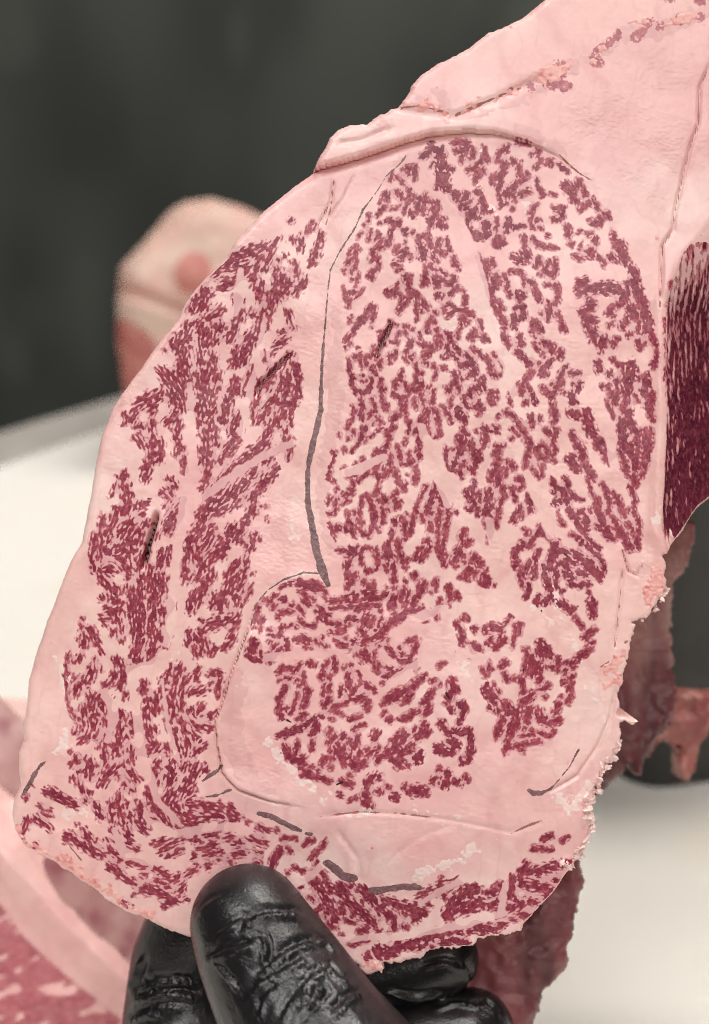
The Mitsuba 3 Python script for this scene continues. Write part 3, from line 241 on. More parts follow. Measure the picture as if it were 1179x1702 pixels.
820,20 800,60 w9;800,0 850,60 860,130 w24;890,80 900,180 w13;860,200 820,240 w16;790,100 w14;720,110 680,150 w16;660,190 650,230 w14;605,200 605,240 w8;625,230 w8;740,180 760,140 w13;745,230 740,270 w11;690,260 660,265 w8;680,300 w8;670,330 700,350 w13;650,320 w7;740,310 750,380 730,440 710,510 w16;790,340 780,420 w13;770,330 w11;870,240 860,310 880,370 870,400 w13;850,280 w9;900,410 910,480 w8;890,450 w6;960,20 970,80 w14;1050,20 1070,30 w13;1000,80 990,150 w22;1050,100 1040,140 w11;990,200 1030,200 w18;970,240 w13;1000,290 1030,320 w20;970,300 w8;1060,260 1060,340 w8;980,380 990,430 w12;1010,360 w9;1020,450 1010,520 990,570 w12;1040,440 w7;1150,30 1130,90 1125,170 w8;1170,60 w8;1150,230 1130,280 w10;1160,310 1110,360 1080,430 w10;1170,340 1120,400 w7;605,490 610,560 w11;620,560 630,640 600,680 w18;575,500 w5;560,540 545,600 w4;830,520 w11;850,550 w13;800,580 820,600 w10;840,580 w8;690,640 720,640 w14;700,680 w11;660,660 w9;910,610 880,660 830,720 820,770 w13;890,690 840,760 w12;840,630 w8;810,660 w6;560,680 550,740 520,800 w14;580,670 w10;500,700 490,800 490,900 w9;460,800 450,900 460,960 w11;640,740 600,780 w20;650,790 640,860 w22;620,860 580,870 w28;520,850 530,880 w18;600,930 630,980 w18;690,760 680,830 w13;730,740 w13;700,880 680,950 w14;660,900 w8;540,960 500,970 w20;500,1000 520,1040 w13;550,1060 560,1100 w22;500,1110 w11;590,1110 w13;600,1060 630,1045 w6;540,1160 590,1150 w13;790,880 780,940 w13;830,870 820,930 w9;740,960 740,1060 w16;700,1000 690,1090 w13;780,1000 800,1060 w18;830,1000 w9;650,1060 640,1160 w13;780,1120 w11;840,1110 w8;680,1140 w11;830,790 w8;770,800 w9;1120,520 1080,580 1010,640 970,700 w9;1150,560 1100,620 w8;1100,660 1050,680 w14;1010,700 980,740 w12;1160,600 1160,650 w9;940,800 920,860 900,940 910,1010 w12;990,770 950,820 w11;1040,760 1020,830 980,850 w13;1020,880 w9;970,880 w9;1080,820 1060,860 w10;1140,750 1120,800 w13;1170,800 w13;1100,860 1080,900 w11;1000,930 960,1000 w10;1040,960 1050,1000 1010,1060 w8;980,1050 950,1100 940,1170 w13;1160,930 1130,980 1110,1030 w13;1150,1020 w10;1060,1100 1090,1130 w18;1150,1080 1170,1120 w14;1050,1140 w9
@0 980 400
550,60 580,50 w11;520,90 w8;540,130 500,140 510,165 w7;570,120 580,160 w16;550,210 w12;600,190 w9;600,245 w9;660,40 650,120 w16;690,60 685,110 w9;660,160 670,230 w13;690,260 660,300 670,350 w16;650,380 w8;780,60 w11;760,30 w9;730,130 735,210 w12;790,110 820,100 w13;810,160 w13;780,210 760,260 740,340 w16;740,240 w11;820,230 810,280 w9;845,50 840,90 w6;800,250 w8;730,370 w6;990,150 w7;940,50 940,100 w11;960,20 w13;980,200 960,240 w14;920,210 920,260 w11;1000,240 990,320 w8;950,290 970,320 w10;1060,60 w16;1090,90 w16;1070,130 w13;1160,60 w13;1110,180 w7;1140,240 1100,290 w13;1170,130 1140,240 w7;1060,280 1040,310 w12;1010,320 w6;400,150 395,190 w5;390,235 w5;440,190 460,240 490,290 w10;420,230 410,290 w11;470,220 w7;500,310 w7;380,350 w14;460,350 w6;450,400 440,440 w14;490,390 w6;360,440 w8;410,440 380,480 370,520 w10;390,450 w7;580,340 590,360 w16;600,400 600,440 590,480 w14;560,400 550,450 510,470 w12;620,520 w16;480,540 w20;530,540 w16;450,530 440,580 w18;500,570 520,590 w11;410,580 410,620 w13;430,500 w6;460,620 450,680 w18;480,640 w11;400,670 w13;510,640 530,680 w8;420,720 400,740 w13;460,720 w11;370,690 w8;590,610 570,660 590,700 w16;620,640 w8;650,620 650,700 w9;590,740 570,790 w16;520,720 510,800 520,850 w9;545,760 w7;480,770 w7;630,730 w6;640,790 650,840 w13;340,310 325,370 320,450 w4;320,450 330,540 370,640 w4;345,790 w9;380,820 350,860 w10;430,840 430,890 w14;400,890 w9;370,930 w7;460,870 440,920 w9;390,950 410,990 w8;560,870 520,900 500,950 w15;600,850 w10;580,920 w8;640,890 670,940 w13;690,930 w7;620,960 w9;660,990 w8;440,1000 w11;420,1040 w6;470,1050 490,1120 w10;710,460 700,500 w12;830,380 820,430 w8;800,440 790,500 w13;720,540 720,620 w16;770,520 760,600 w16;790,580 w11;720,680 740,740 w16;760,680 w11;720,790 770,770 w16;810,760 820,800 w8;880,380 860,450 w11;840,490 840,590 w13;910,430 880,510 885,590 w9;830,640 850,710 880,770 w9;860,620 w7;880,640 910,700 920,770 w10;970,390 960,430 w12;930,430 w9;940,500 980,490 w14;1040,410 1080,420 w11;1080,450 1070,520 w12;1030,470 w8;940,600 w14;990,570 980,600 w12;1060,600 1030,630 w8;1030,680 w13;950,660 1000,680 w11;960,720 w16;1000,760 950,800 w10;900,800 w12;780,840 760,880 770,940 w10;790,870 w7;850,850 850,890 830,950 w14;910,860 w12;960,870 930,930 900,980 w18;1000,870 1010,880 w11;940,990 w16;830,1000 w20;860,1060 w22;820,1070 w16;740,970 740,1010 w11;730,1050 w6;780,1050 w9;900,1110 940,1130 w22;850,1120 w16;1000,1060 1080,1080 w18;1020,1120 w14;1120,1100 1160,1130 w10;960,1060 w13;790,1110 830,1150 w11;580,1000 570,1060 w11;620,1050 w13;540,1060 550,1130 w9;600,1120 w11;640,1140 w9;690,1050 700,1120 w9;720,1150 w8;150,960 w5;230,990 300,1030 370,1060 w12;280,1000 w7;340,1040 w9;250,1080 w7;190,1060 250,1110 w5;120,1020 w8
@0 1300 400
130,190 100,240 w13;100,280 w10;170,310 w9;270,50 350,110 w12;250,30 w6;380,220 w7;420,240 440,300 w14;470,290 w9;500,360 w11;520,290 w6;540,330 580,380 w11;620,400 700,410 w11;560,230 570,290 w11;600,310 670,330 w11;620,240 640,280 w11;680,200 720,240 w12;640,160 w14;590,120 600,190 w13;540,100 550,180 w11;680,100 690,160 w7;750,190 w8;730,40 760,120 810,180 w12;800,110 840,60 w20;850,130 870,190 w20;880,220 960,210 w16;930,110 w18;900,60 w11;980,110 1060,120 w16;1000,170 1090,170 w13;1120,130 1160,150 w11;1160,200 w7;1080,220 w6;760,300 800,290 w13;790,340 860,300 w14;820,380 880,350 w11;900,290 w11;960,290 w13;1010,270 1060,260 w11;1050,310 980,330 w12;950,370 w11;920,460 960,430 w11;1010,360 1080,350 w12;1020,420 w11;1120,270 w14;1160,300 w11;1150,350 w9;1070,400 w8;1130,390 w11;760,430 800,460 w13;700,460 w9;830,480 870,470 w14;900,510 880,550 w11;700,540 740,560 w8;760,500 820,520 w9;650,480 w6;580,460 w9;620,490 w9;850,590 790,610 w8;820,560 w9;910,590 w9;660,560 w6;560,420 w7;780,560 w7;640,620 600,600 w6
@380 530 400
300,450 300,520 w11;250,470 200,530 180,600 w13;230,520 w12;270,560 280,620 w13;310,600 290,680 w8;160,610 w8;100,640 w5;120,420 120,510 w6;50,480 20,560 w13;60,540 w7;20,620 w8;240,640 w7;180,700 w13;210,680 w7;230,740 190,800 w14;160,820 w7;130,720 110,770 w12;80,730 w6;170,760 w6;90,810 70,850 w10;40,830 w7;120,880 130,930 w11;60,900 w9;20,920 w9;180,920 w6;190,980 w6;60,1000 w10;30,1060 60,1080 w14;110,960 100,1000 w6;130,1060 110,1130 w11;160,1090 w6;90,1110 w8
@380 880 400
80,190 w11;20,180 w7;120,210 w6;30,260 20,330 w11;60,300 w7;120,270 70,380 w4
@779 530 400
980,20 990,200 1000,400 w22;1040,20 1040,250 1050,480 w30;1100,0 1090,200 1100,400 w32;1160,40 1160,300 w34;1020,560 1010,700 1000,780 w22;1080,520 1090,640 w32;1150,420 1150,600 w34;1040,760 1060,900 w16;1110,700 1100,800 w32;1170,700 w28
@800 200 379
990,850 1000,900 w10;1105,740 1100,870 w13;970,950 w8;1060,980 1040,1080 1010,1150 w18;1100,900 1050,1000 w9;1160,890 1130,980 w14;1130,1060 1150,1150 w24;980,1080 990,1160 w14;1090,1120 w20
@580 0 599
640,260 700,280 w17;700,220 680,250 w14;600,285 w10;530,300 w6;880,120 820,170 w8;940,120 w12;980,70 960,110 w10;1020,90 w10;1080,65 w15;1150,60 w12;1050,0 w12;1150,5 w9;800,190 820,210 w8
@380 880 400
250,1010 290,1000 350,990 w11;330,980 430,930 w10;280,1060 290,1110 w11;340,1050 320,1110 w9;310,1130 370,1120 w14;270,1090 w8;410,1000 w12;430,960 430,1010 w11;420,1050 410,1080 w10;490,990 w12;520,1010 500,1050 w10;560,1000 560,1020 w11;620,980 660,970 w9;540,1060 550,1110 w14;480,1120 460,1150 w11;590,1030 600,1080 w13;640,1020 620,1060 w10;580,1120 w14;640,1110 w11;720,1000 710,1030 w16;730,1075 680,1110 w11;510,1090 w9;660,1140 620,1160 w14;570,1160 w10;350,1150 w12;400,1160 w9;860,1010 820,1070 780,1100 w22;780,1110 720,1140 w11;900,1060 890,1090 w11;960,960 930,1010 w22;850,1140 w14
@0 0 1179 cap
330,880 355,820 390,775 w6;400,770 440,740 w5.5;360,840 410,800 w6;340,940 320,920 w5.5;345,960 330,1000 w6;380,900 350,930 w5;420,850 395,890 w5.5;440,800 420,830 w5;365,1000 395,960 w6;350,1040 385,1030 w6;330,1060 345,1070 w5;410,930 400,980 w3.5;400,600 420,560 w5.5;440,520 430,560 w5;460,470 450,510 w5.5;400,520 380,560 w5.5;390,640 370,700 w6;350,700 340,760 w5.5;440,640 460,610 w5;430,700 460,660 w5;480,620 470,690 w4;300,590 310,640 w6;340,620 330,680 w6;260,960 250,1050 w5.5;235,980 230,1060 w5.5;560,1480 620,1540 w6;600,1480 650,1530 w6;640,1500 700,1520 w6;520,1460 560,1530 w6;700,1490 760,1470 w6;880,1450 930,1440 w6;870,1470 910,1480 w6;830,1520 880,1500 w5;700,1560 760,1550 w5;640,1585 690,1570 w5;60,1360 80,1380 w4;110,1390 160,1420 w4;180,1440 220,1470 w4;240,1480 290,1500 w5
@0 0 1179
885,1408 918,1412 w2.5;905,1395 918,1390 w2.5;937,1398 945,1392 w3.5;512,1398 508,1404 w3
"""
def parse(text):
    """Traced lean flecks: blocks of polylines with a half width, in the units of a window ox, oy, size of the face."""
    out = []
    for block in text.split("@")[1:]:
        head, body = block.strip().split("\n", 1)
        ox, oy, size = map(float, head.split()[:3]); k = size / 1179.0
        cap = head.endswith("cap") or (ox < 200 and size == 400) or (ox == 380 and body.startswith(("300,450", "80,190")))
        for s in body.replace("\n", ";").split(";"):
            if s.strip():
                *pts, w = s.split()
                P = np.array([[float(x) for x in p.split(",")] for p in pts]) * k + [ox, oy]
                low = P[0, 1] > 1345 and P[0, 0] > 455; fine = cap or (P[0, 1] > 1345 and not low)
                out.append((P, float(w[1:]) * k * (1.42 if cap else 1.45 if fine else 1.22 if low else 1.04), fine))
    return out
def rasterize(strokes):
    D = np.full((NV, NU), -14., np.float32); W = np.full((NV, NU), 3., np.float32); K = np.zeros((NV, NU), np.float32)
    C2 = np.zeros((NV, NU), np.float32); S2 = np.zeros((NV, NU), np.float32)
    for P, w, fine in strokes:
        for a, b in [(P[i], P[i + 1]) for i in range(len(P) - 1)] or [(P[0], P[0])]:
            m = w + 14
            i0, i1 = max(int((min(a[0], b[0]) - m - U0) / G), 0), min(int((max(a[0], b[0]) + m - U0) / G) + 2, NU)
            j0, j1 = max(int((min(a[1], b[1]) - m - V0) / G), 0), min(int((max(a[1], b[1]) + m - V0) / G) + 2, NV)
            if i0 >= i1 or j0 >= j1: continue
            u = (np.arange(i0, i1) * G + U0)[None] - a[0]; v = (np.arange(j0, j1) * G + V0)[:, None] - a[1]
            d = b - a; L2 = d @ d
            t = np.clip((u * d[0] + v * d[1]) / L2, 0, 1) if L2 > 0 else 0
            q = w - np.hypot(u - t * d[0], v - t * d[1])
            s = D[j0:j1, i0:i1]; on = q > s
            W[j0:j1, i0:i1][on] = w; s[on] = q[on]; K[j0:j1, i0:i1][on] = fine
            if L2 > 0:
                th = math.atan2(d[1], d[0]); g = np.clip((q + 6) / 6, 0, 1) * min(L2**.5 / 10, 2)
                C2[j0:j1, i0:i1] += g * math.cos(2 * th); S2[j0:j1, i0:i1] += g * math.sin(2 * th)
    C2, S2 = ndi.gaussian_filter(C2, 9), ndi.gaussian_filter(S2, 9)
    return D, ndi.gaussian_filter(W, 2), ndi.gaussian_filter(K, 6), .5 * np.arctan2(S2, C2)
def oriented(theta, lam, aspect, rng, nb=8):
    """Band-passed noise whose grain follows theta."""
    nv, nu = theta.shape
    w = np.fft.rfft2(rng.standard_normal((nv, nu))); fy, fx = np.fft.fftfreq(nv, G)[:, None], np.fft.rfftfreq(nu, G)[None]
    out, x = np.zeros((nv, nu)), (theta / np.pi * nb) % nb
    for k in range(nb):
        t = k * np.pi / nb
        r = np.hypot((fx * np.cos(t) + fy * np.sin(t)) * aspect, -fx * np.sin(t) + fy * np.cos(t)) * lam
        n = np.fft.irfft2(w * np.exp(-((r - 1) / .38)**2), (nv, nu)); n /= n.std()
        out += n * np.clip(1 - np.abs((x - k + nb / 2) % nb - nb / 2), 0, 1)
    return out
def soft_noise(sig, rng, shape=None):
    n = ndi.gaussian_filter(rng.standard_normal(shape or (NV, NU)), sig / G, mode="wrap"); return n / n.std()
def lean_field(strokes, seed=11):
    rng = np.random.default_rng(seed)
    D, W, K, th = rasterize(strokes)
    jj, ii = np.mgrid[0:NV, 0:NU].astype(np.float32)
    du, dv = ((1.6 * soft_noise(7, rng) + .7 * soft_noise(3, rng)) / G for _ in range(2))
    at = [jj + dv, ii + du]
    D, W = (ndi.map_coordinates(x, at, order=1, mode="nearest") for x in (D, W))
    N, N1, N2, N3 = oriented(th, 9, 1.9, rng), oriented(th, 6.0, 2.8, rng), oriented(th, 5, 1.7, rng), oriented(th, 3.3, 2.2, rng)
    wide = np.clip((W - 3.) / 5, 0, 1.4); D = np.minimum(D, 4.5)
    eye = np.where(D < 0, (.55 * D), D) + .85 - .75 * wide + (.55 + 1.4 * wide) * N + (.8 + .7 * wide) * N2 + (.22 + .3 * wide) * N3
    fine = np.where(D < 0, (.42 * D), D) - .2 - .8 * wide + (1.5 + 1.5 * wide) * N1 + (.5 + .5 * wide) * N2 + .4 * N3
    return np.minimum(eye * (1 - K) + fine * K, D + 3.2), D
def line_field(lines, wob=0.5, seed=5):
    """Signed field of tapering lines: [(u, v, half width), ...] each."""
    D = np.full((NV, NU), -14., np.float32)
    for L in lines:
        L = np.asarray(L, float)
        for a, b in zip(L[:-1], L[1:]):
            m = max(a[2], b[2]) + 8
            i0, i1 = max(int((min(a[0], b[0]) - m - U0) / G), 0), min(int((max(a[0], b[0]) + m - U0) / G) + 2, NU)
            j0, j1 = max(int((min(a[1], b[1]) - m - V0) / G), 0), min(int((max(a[1], b[1]) + m - V0) / G) + 2, NV)
            if i0 >= i1 or j0 >= j1: continue
            u, v = UU[j0:j1, i0:i1] - a[0], VV[j0:j1, i0:i1] - a[1]; d = b[:2] - a[:2]
            t = np.clip((u * d[0] + v * d[1]) / max(d @ d, 1e-9), 0, 1)
            q = a[2] + (b[2] - a[2]) * t - np.hypot(u - t * d[0], v - t * d[1])
            D[j0:j1, i0:i1] = np.maximum(D[j0:j1, i0:i1], q)
    rng = np.random.default_rng(seed)
    return D + wob * soft_noise(3, rng)

# ------------------------------------------------------------------ the steak: outline, relief
EDGE = [(1340, -140), (1060, -140), (960, -60), (905, 0), (880, 22), (850, 38), (815, 52), (780, 78), (740, 100), (705, 120), (688, 135), (676, 160), (662, 178), (650, 181), (645, 186), (632, 190),
        (610, 205), (580, 207), (562, 215), (548, 228), (541, 245), (530, 262), (524, 279), (500, 298), (470, 322), (440, 347), (410, 378), (388, 404), (376, 427), (340, 460), (309, 497), (292, 531),
        (262, 568), (231, 612), (197, 657), (183, 680), (166, 722), (159, 756), (151, 810), (142, 857), (134, 901), (115, 932), (102, 966), (85, 1010), (73, 1041), (58, 1085), (44, 1133), (41, 1177),
        (34, 1217), (36, 1231), (29, 1251), (29, 1282), (32, 1306), (20, 1333), (17, 1357), (22, 1381), (37, 1408), (68, 1425), (112, 1449), (132, 1466), (153, 1480), (176, 1503), (203, 1517), (244, 1535),
        (271, 1551), (312, 1566), (420, 1590), (520, 1600), (590, 1608), (609, 1625), (637, 1625), (639, 1614), (636, 1607), (666, 1606), (700, 1595), (730, 1582), (763, 1580), (789, 1578), (797, 1565),
        (831, 1560), (857, 1555), (874, 1540), (899, 1514), (925, 1485), (942, 1459), (955, 1440), (960, 1430), (970, 1410), (976, 1390), (980, 1368), (974, 1349), (985, 1325), (995, 1301), (1006, 1270),
        (1029, 1246), (1030, 1223), (1033, 1199), (1058, 1202), (1034, 1190), (1028, 1172), (1040, 1124), (1050, 1067), (1057, 1033), (1077, 1022), (1094, 1005), (1110, 978), (1105, 924), (1118, 914),
        (1152, 887), (1190, 845), (1340, 760)]
FLAP = [(470, 300), (524, 280), (560, 271), (600, 259), (640, 246), (680, 233), (720, 222), (780, 217), (830, 221), (880, 236), (930, 259), (975, 297)]
NODULE = [(425, 1010), (412, 1050), (398, 1085), (387, 1116), (370, 1170), (358, 1200), (363, 1245), (370, 1285), (395, 1312), (450, 1332), (520, 1345)]
GROOVES = [  # polyline, depth, half width
    ([(261, 854), (253, 885), (246, 908), (243, 925), (239, 942)], 46, 3.4), ([(482, 589), (465, 606), (448, 623), (431, 640), (426, 657)], 15, 3.0),
    ([(651, 535), (642, 559), (635, 572), (626, 592)], 16, 3.0), ([(870, 865), (855, 905), (840, 930)], 0, 3), ([(1179, 109), (1164, 147), (1162, 206), (1149, 242), (1139, 284), (1124, 350), (1121, 380), (1102, 409), (1100, 457), (1096, 510)], 5, 2.6),
    ([(533, 1357), (597, 1350), (662, 1352), (719, 1359), (780, 1369), (850, 1384), (900, 1368)], 1.3, 4), ([(630, 1470), (645, 1435), (685, 1399), (719, 1382), (760, 1370)], .8, 5),
    ([(1024, 1145), (1016, 1190), (995, 1240), (960, 1290), (915, 1316)], 5, 2.4),
    ([(555, 300), (550, 335), (530, 372)], 3, 2.2), ([(590, 290), (570, 330), (545, 365)], 2.5, 2.5), ([(640, 180), (700, 190), (760, 196), (820, 170), (900, 130)], 4, 8), ([(560, 240), (600, 235), (650, 215)], 3, 5),
    ([(1035, 915), (1045, 950), (1060, 957), (1068, 940)], 4, 2.2), ([(1022, 1075), (1030, 1010), (1035, 950)], 4, 2.4), ([(150, 765), (160, 725), (185, 690), (205, 670)], 3, 3), ([(560, 1380), (596, 1430), (600, 1470)], 1.6, 5)]
def big_noise(U, V, f, octs=3, seed=0):
    return meshkit.fbm(np.stack([U * f, V * f, np.full(U.shape, 3.7)], -1), octs, seed) - .5
RIM_X = ([-200, 300, 420, 500, 600, 700, 800, 880, 1000], [1330, 1230, 1135, 1108, 1106, 1108, 1104, 1100, 1130])
def relief(U, V):
    """Height of the cut face over its plane."""
    h = 26 * big_noise(U, V, 1 / 330., 2, 1) + 7 * big_noise(U, V, 1 / 75., 2, 2)
    h += 1.6 * big_noise(U, V, 1 / 24., 2, 3)
    d, t = near_line(U, V, FLAP, True)
    fade = ss(0, .06, t) * (1 - ss(.42, 1.0, t)) ** .8
    up = d > 0
    h += fade * np.where(up, 14 * np.exp(-d / 150.), -7 * np.exp(-(d / 16.)**2)) * 1.0
    h -= fade * 3.5 * np.exp(-(d / 4.5)**2)
    d, t = near_line(U, V, NODULE, True)
    e = ss(0, .12, t) * (1 - ss(.75, 1, t))
    h += e * np.where(d > 0, 9 * np.exp(-d / 60.), 0) - e * 4 * np.exp(-(d / 3.)**2)
    for P, depth, w in GROOVES:
        if depth:
            d, t = near_line(U, V, P)
            h -= depth * np.exp(-(d / w)**2) * np.minimum(1, 8 * np.minimum(t + .04, 1.04 - t))
    x = np.interp(V, *RIM_X)
    d = np.maximum(U - x, 0)
    h -= ss(395, 520, V) * (1.15 * d + 16 * (1 - np.exp(-d / 9.))) + (1 - ss(395, 520, V)) * 0.18 * d
    h += 6 * np.exp(-((U - x + 10) / 12.)**2) * ss(380, 480, V) * (1 - ss(880, 960, V))
    low = ss(1330, 1600, V)
    return h - 14 * low
def slab(outline, hfun, thick, step, z0=0.0, rough=(1.2, 7.5), rim=(14., 5.), split=None, seed=0, back=None):
    """A closed body: cut face with the relief hfun inside the outline, rounded rim, side wall and back."""
    O = np.asarray(outline, float)
    u0, v0 = O.min(0) - 12; nu, nv = ((O.max(0) + 12 - O.min(0) + 12) / step).astype(int) + 1
    U, V = np.meshgrid(u0 + np.arange(nu) * step, v0 + np.arange(nv) * step)
    d, _ = near_line(U, V, np.vstack([O, O[:1]]))
    d = np.where(shapely.contains_xy(shapely.Polygon(O), U, V), d, -d)
    k = np.zeros(U.shape) if split is None else split(U, V)
    d = d + (rough[0] * (1 - k) + rough[1] * k) * (2 * big_noise(U, V, 1 / 18., 3, seed + 4) + big_noise(U, V, 1 / 5., 2, seed + 5)) * 1.2 + 5.0 * k * big_noise(U, V, 1 / 7., 2, seed + 6)
    X, Y, f = contour_mesh(d)
    x, y = u0 + X * step, v0 + Y * step
    R = rim[0] * (1 - k) + rim[1] * k
    dd = ndi.map_coordinates(d, [Y, X], order=1); R = ndi.map_coordinates(R, [Y, X], order=1)
    q = np.clip(1 - dd / R, 0, 1)
    z = hfun(x, y) - R * (1 - np.sqrt(np.maximum(1 - q * q, 0)))
    T = thick(x, y) if callable(thick) else thick
    zb = -T + R * q * q * .6
    n = len(x); e = np.sort(np.concatenate([f[:, [0, 1]], f[:, [1, 2]], f[:, [2, 0]]]), axis=1)
    raw = np.concatenate([f[:, [0, 1]], f[:, [1, 2]], f[:, [2, 0]]])
    _, i, cnt = np.unique(e, axis=0, return_index=True, return_counts=True)
    bd = raw[i[cnt == 1]]
    P = [world(x, y, z, z0), world(x, y, zb, z0)]; F = [f, f[:, ::-1] + n]
    rows = 4; ids = [np.arange(n)]; total = 2 * n
    for r in range(1, rows):
        a = r / rows; P.append(world(x, y, z * (1 - a) + zb * a, z0)); ids.append(np.arange(n) + total); total += n
    ids.append(np.arange(n) + n)
    for lo, hi in zip(ids[:-1], ids[1:]):
        F += [np.stack([lo[bd[:, 1]], lo[bd[:, 0]], hi[bd[:, 0]]], 1), np.stack([lo[bd[:, 1]], hi[bd[:, 0]], hi[bd[:, 1]]], 1)]
    m = trimesh.Trimesh(np.vstack(P), np.vstack(F), process=False)
    m.remove_unreferenced_vertices()
    return m
def ragged(U, V):
    """Where the steak's rim is torn instead of cut clean."""
    return np.clip(ss(930, 1000, U) * ss(860, 930, V) + ss(1500, 1540, V) * ss(560, 620, U) + .45 * ss(1390, 1450, V) * (1 - ss(200, 330, U)) + .3 * (1 - ss(180, 230, V)), 0, 1)
BODY = slab(EDGE, relief, lambda u, v: 150 + 330 * ss(500, 1150, u) * (1 - ss(1000, 1400, v)), 2.5, split=ragged)
add("marbled_steak__fat_body", BODY, "fat_skin", 50)
labels["marbled_steak"] = {"label": "large slab of marbled raw beef held upright by the black gloved hand, cut face forward", "category": "steak"}

RELIEF = relief(UU, VV).astype(np.float32)
INSIDE = shapely.contains_xy(shapely.Polygon(EDGE).buffer(-5), UU, VV)
def inlay(F, level, lift, dome=0.0):
    """A thin layer over the cut face where F > level."""
    X, Y, f = contour_mesh(np.where(INSIDE, F, -9.), level)
    c = [Y, X]
    z = ndi.map_coordinates(RELIEF, c, order=1) + lift
    if dome: z += dome * np.clip(ndi.map_coordinates(np.asarray(F, np.float32), c, order=1) / 3.0, 0, 1)
    return world(U0 + X * G, V0 + Y * G, z), f, X, Y

# ------------------------------------------------------------------ muscles and their marbling
FIELD, TRACE = lean_field(parse(STROKES))
EYE = shapely.Polygon([(690, 225), (800, 225), (900, 238), (985, 290), (1060, 410), (1098, 560), (1100, 700), (1090, 900), (1030, 960), (1010, 1100), (960, 1210), (880, 1275), (810, 1335), (650, 1345), (540, 1325), (455, 1265),
                       (445, 1130), (395, 1110), (395, 1040), (430, 965), (540, 985), (540, 850), (545, 740), (570, 640), (563, 500), (580, 400), (640, 270)])
def muscle_of(u, v):
    eye = shapely.contains_xy(EYE, u, v)
    return np.where((u > np.interp(v, *RIM_X)) & (v > 400) & (v < 930), 3, np.where(v < 212, 4, np.where(eye, 0, np.where((v > 1330) & (u > 455), 2, 1))))
MUSCLES = ["rib_eye_muscle", "cap_muscle", "lower_muscle", "side_muscle", "upper_muscle"]
WORDS = ["large oval eye muscle with coarse curled marbling", "long outer muscle with fine upright marbling", "low band of muscle along the bottom edge", "dark streaky muscle on the right side face", "faint red streak of muscle in the upper fat"]
FAT_SEAMS = [[(745, 330, 6), (770, 385, 11), (797, 460, 10), (812, 530, 8), (840, 600, 8), (862, 680, 4)], [(936, 425, 6), (945, 500, 9), (960, 570, 9), (985, 640, 8), (1012, 710, 8), (1020, 780, 4)], [(700, 710, 5), (728, 775, 13), (745, 835, 7)],
             [(876, 785, 4), (900, 850, 8), (915, 892, 5)], [(812, 865, 6), (830, 930, 11), (852, 965, 8)], [(735, 1085, 6), (768, 1105, 9), (790, 1160, 11), (812, 1240, 11), (826, 1285, 8)], [(650, 1132, 4), (700, 1100, 6), (745, 1082, 8), (800, 1092, 5)],
             [(772, 978, 10), (845, 1003, 11), (885, 1030, 12), (940, 1041, 9)], [(445, 1092, 6), (520, 1086, 5), (575, 1082, 3)], [(560, 790, 5), (600, 778, 8), (640, 758, 4)], [(590, 505, 4), (625, 480, 6), (655, 465, 5)], [(742, 1010, 4), (700, 1025, 8), (660, 1050, 4)],
             [(315, 640, 4), (322, 756, 6), (308, 823, 7), (296, 908, 7), (288, 993, 7), (278, 1070, 6)], [(486, 735, 5), (430, 762, 6), (372, 800, 6), (330, 834, 5)], [(300, 1078, 6), (262, 1100, 8), (222, 1116, 6)], [(190, 1380, 4), (204, 1415, 6), (237, 1432, 6), (292, 1437, 5)],
             [(246, 1364, 4), (288, 1386, 6), (340, 1378, 6), (400, 1371, 5)], [(563, 1566, 4), (640, 1560, 5), (672, 1561, 5), (777, 1538, 6), (840, 1521, 4)], [(842, 1470, 5), (833, 1520, 5)], [(700, 1505, 3), (735, 1480, 5), (790, 1455, 5)], [(460, 1490, 5), (520, 1455, 6), (545, 1430, 5)],
             [(215, 1110, 5), (226, 1180, 7), (238, 1260, 7), (262, 1330, 5), (300, 1372, 4)], [(175, 1150, 6), (190, 1190, 8), (178, 1230, 4)], [(270, 1130, 2), (278, 1200, 3), (290, 1245, 3)], [(400, 450, 5), (398, 490, 9), (390, 520, 5)], [(440, 520, 3), (432, 590, 5), (415, 650, 5), (400, 720, 4)]]
SEAM_F = line_field(FAT_SEAMS, .8, 17)
FIELD = np.minimum(FIELD, -1.6 * SEAM_F - 2.0 + .5 * soft_noise(4, np.random.default_rng(18)))
zone = muscle_of(UU, VV)
streak = oriented(np.full(UU.shape, math.radians(84.)), 11, 6.0, np.random.default_rng(40)) + .5 * oriented(np.full(UU.shape, math.radians(80.)), 4.5, 4.0, np.random.default_rng(41))
rimx = np.interp(VV, *RIM_X); side = np.minimum(np.minimum((UU - rimx - 5) * .5, (VV - 462 - .9 * (1179 - UU) + 22 * soft_noise(26, np.random.default_rng(43)) + 12 * soft_noise(7, np.random.default_rng(44))) * .028), (905 - .35 * (1179 - UU) - VV) * .12)
zone = np.where((UU > rimx) & (VV > 400) & (VV < 930), 3, np.where(zone == 3, 0, zone))
FIELD = np.where(zone == 3, np.minimum(side, 1.4) + 1.7 * streak - .5 + .5 * soft_noise(40, np.random.default_rng(42)) + 1.4 * ss(1118, 1165, UU) * ss(560, 640, VV), FIELD)
TRACE = np.where(zone == 3, np.maximum(TRACE, side * 3), TRACE)
FIELD = np.asarray(FIELD, np.float32)
area = ndi.gaussian_filter((TRACE > -5).astype(np.float32), 5)
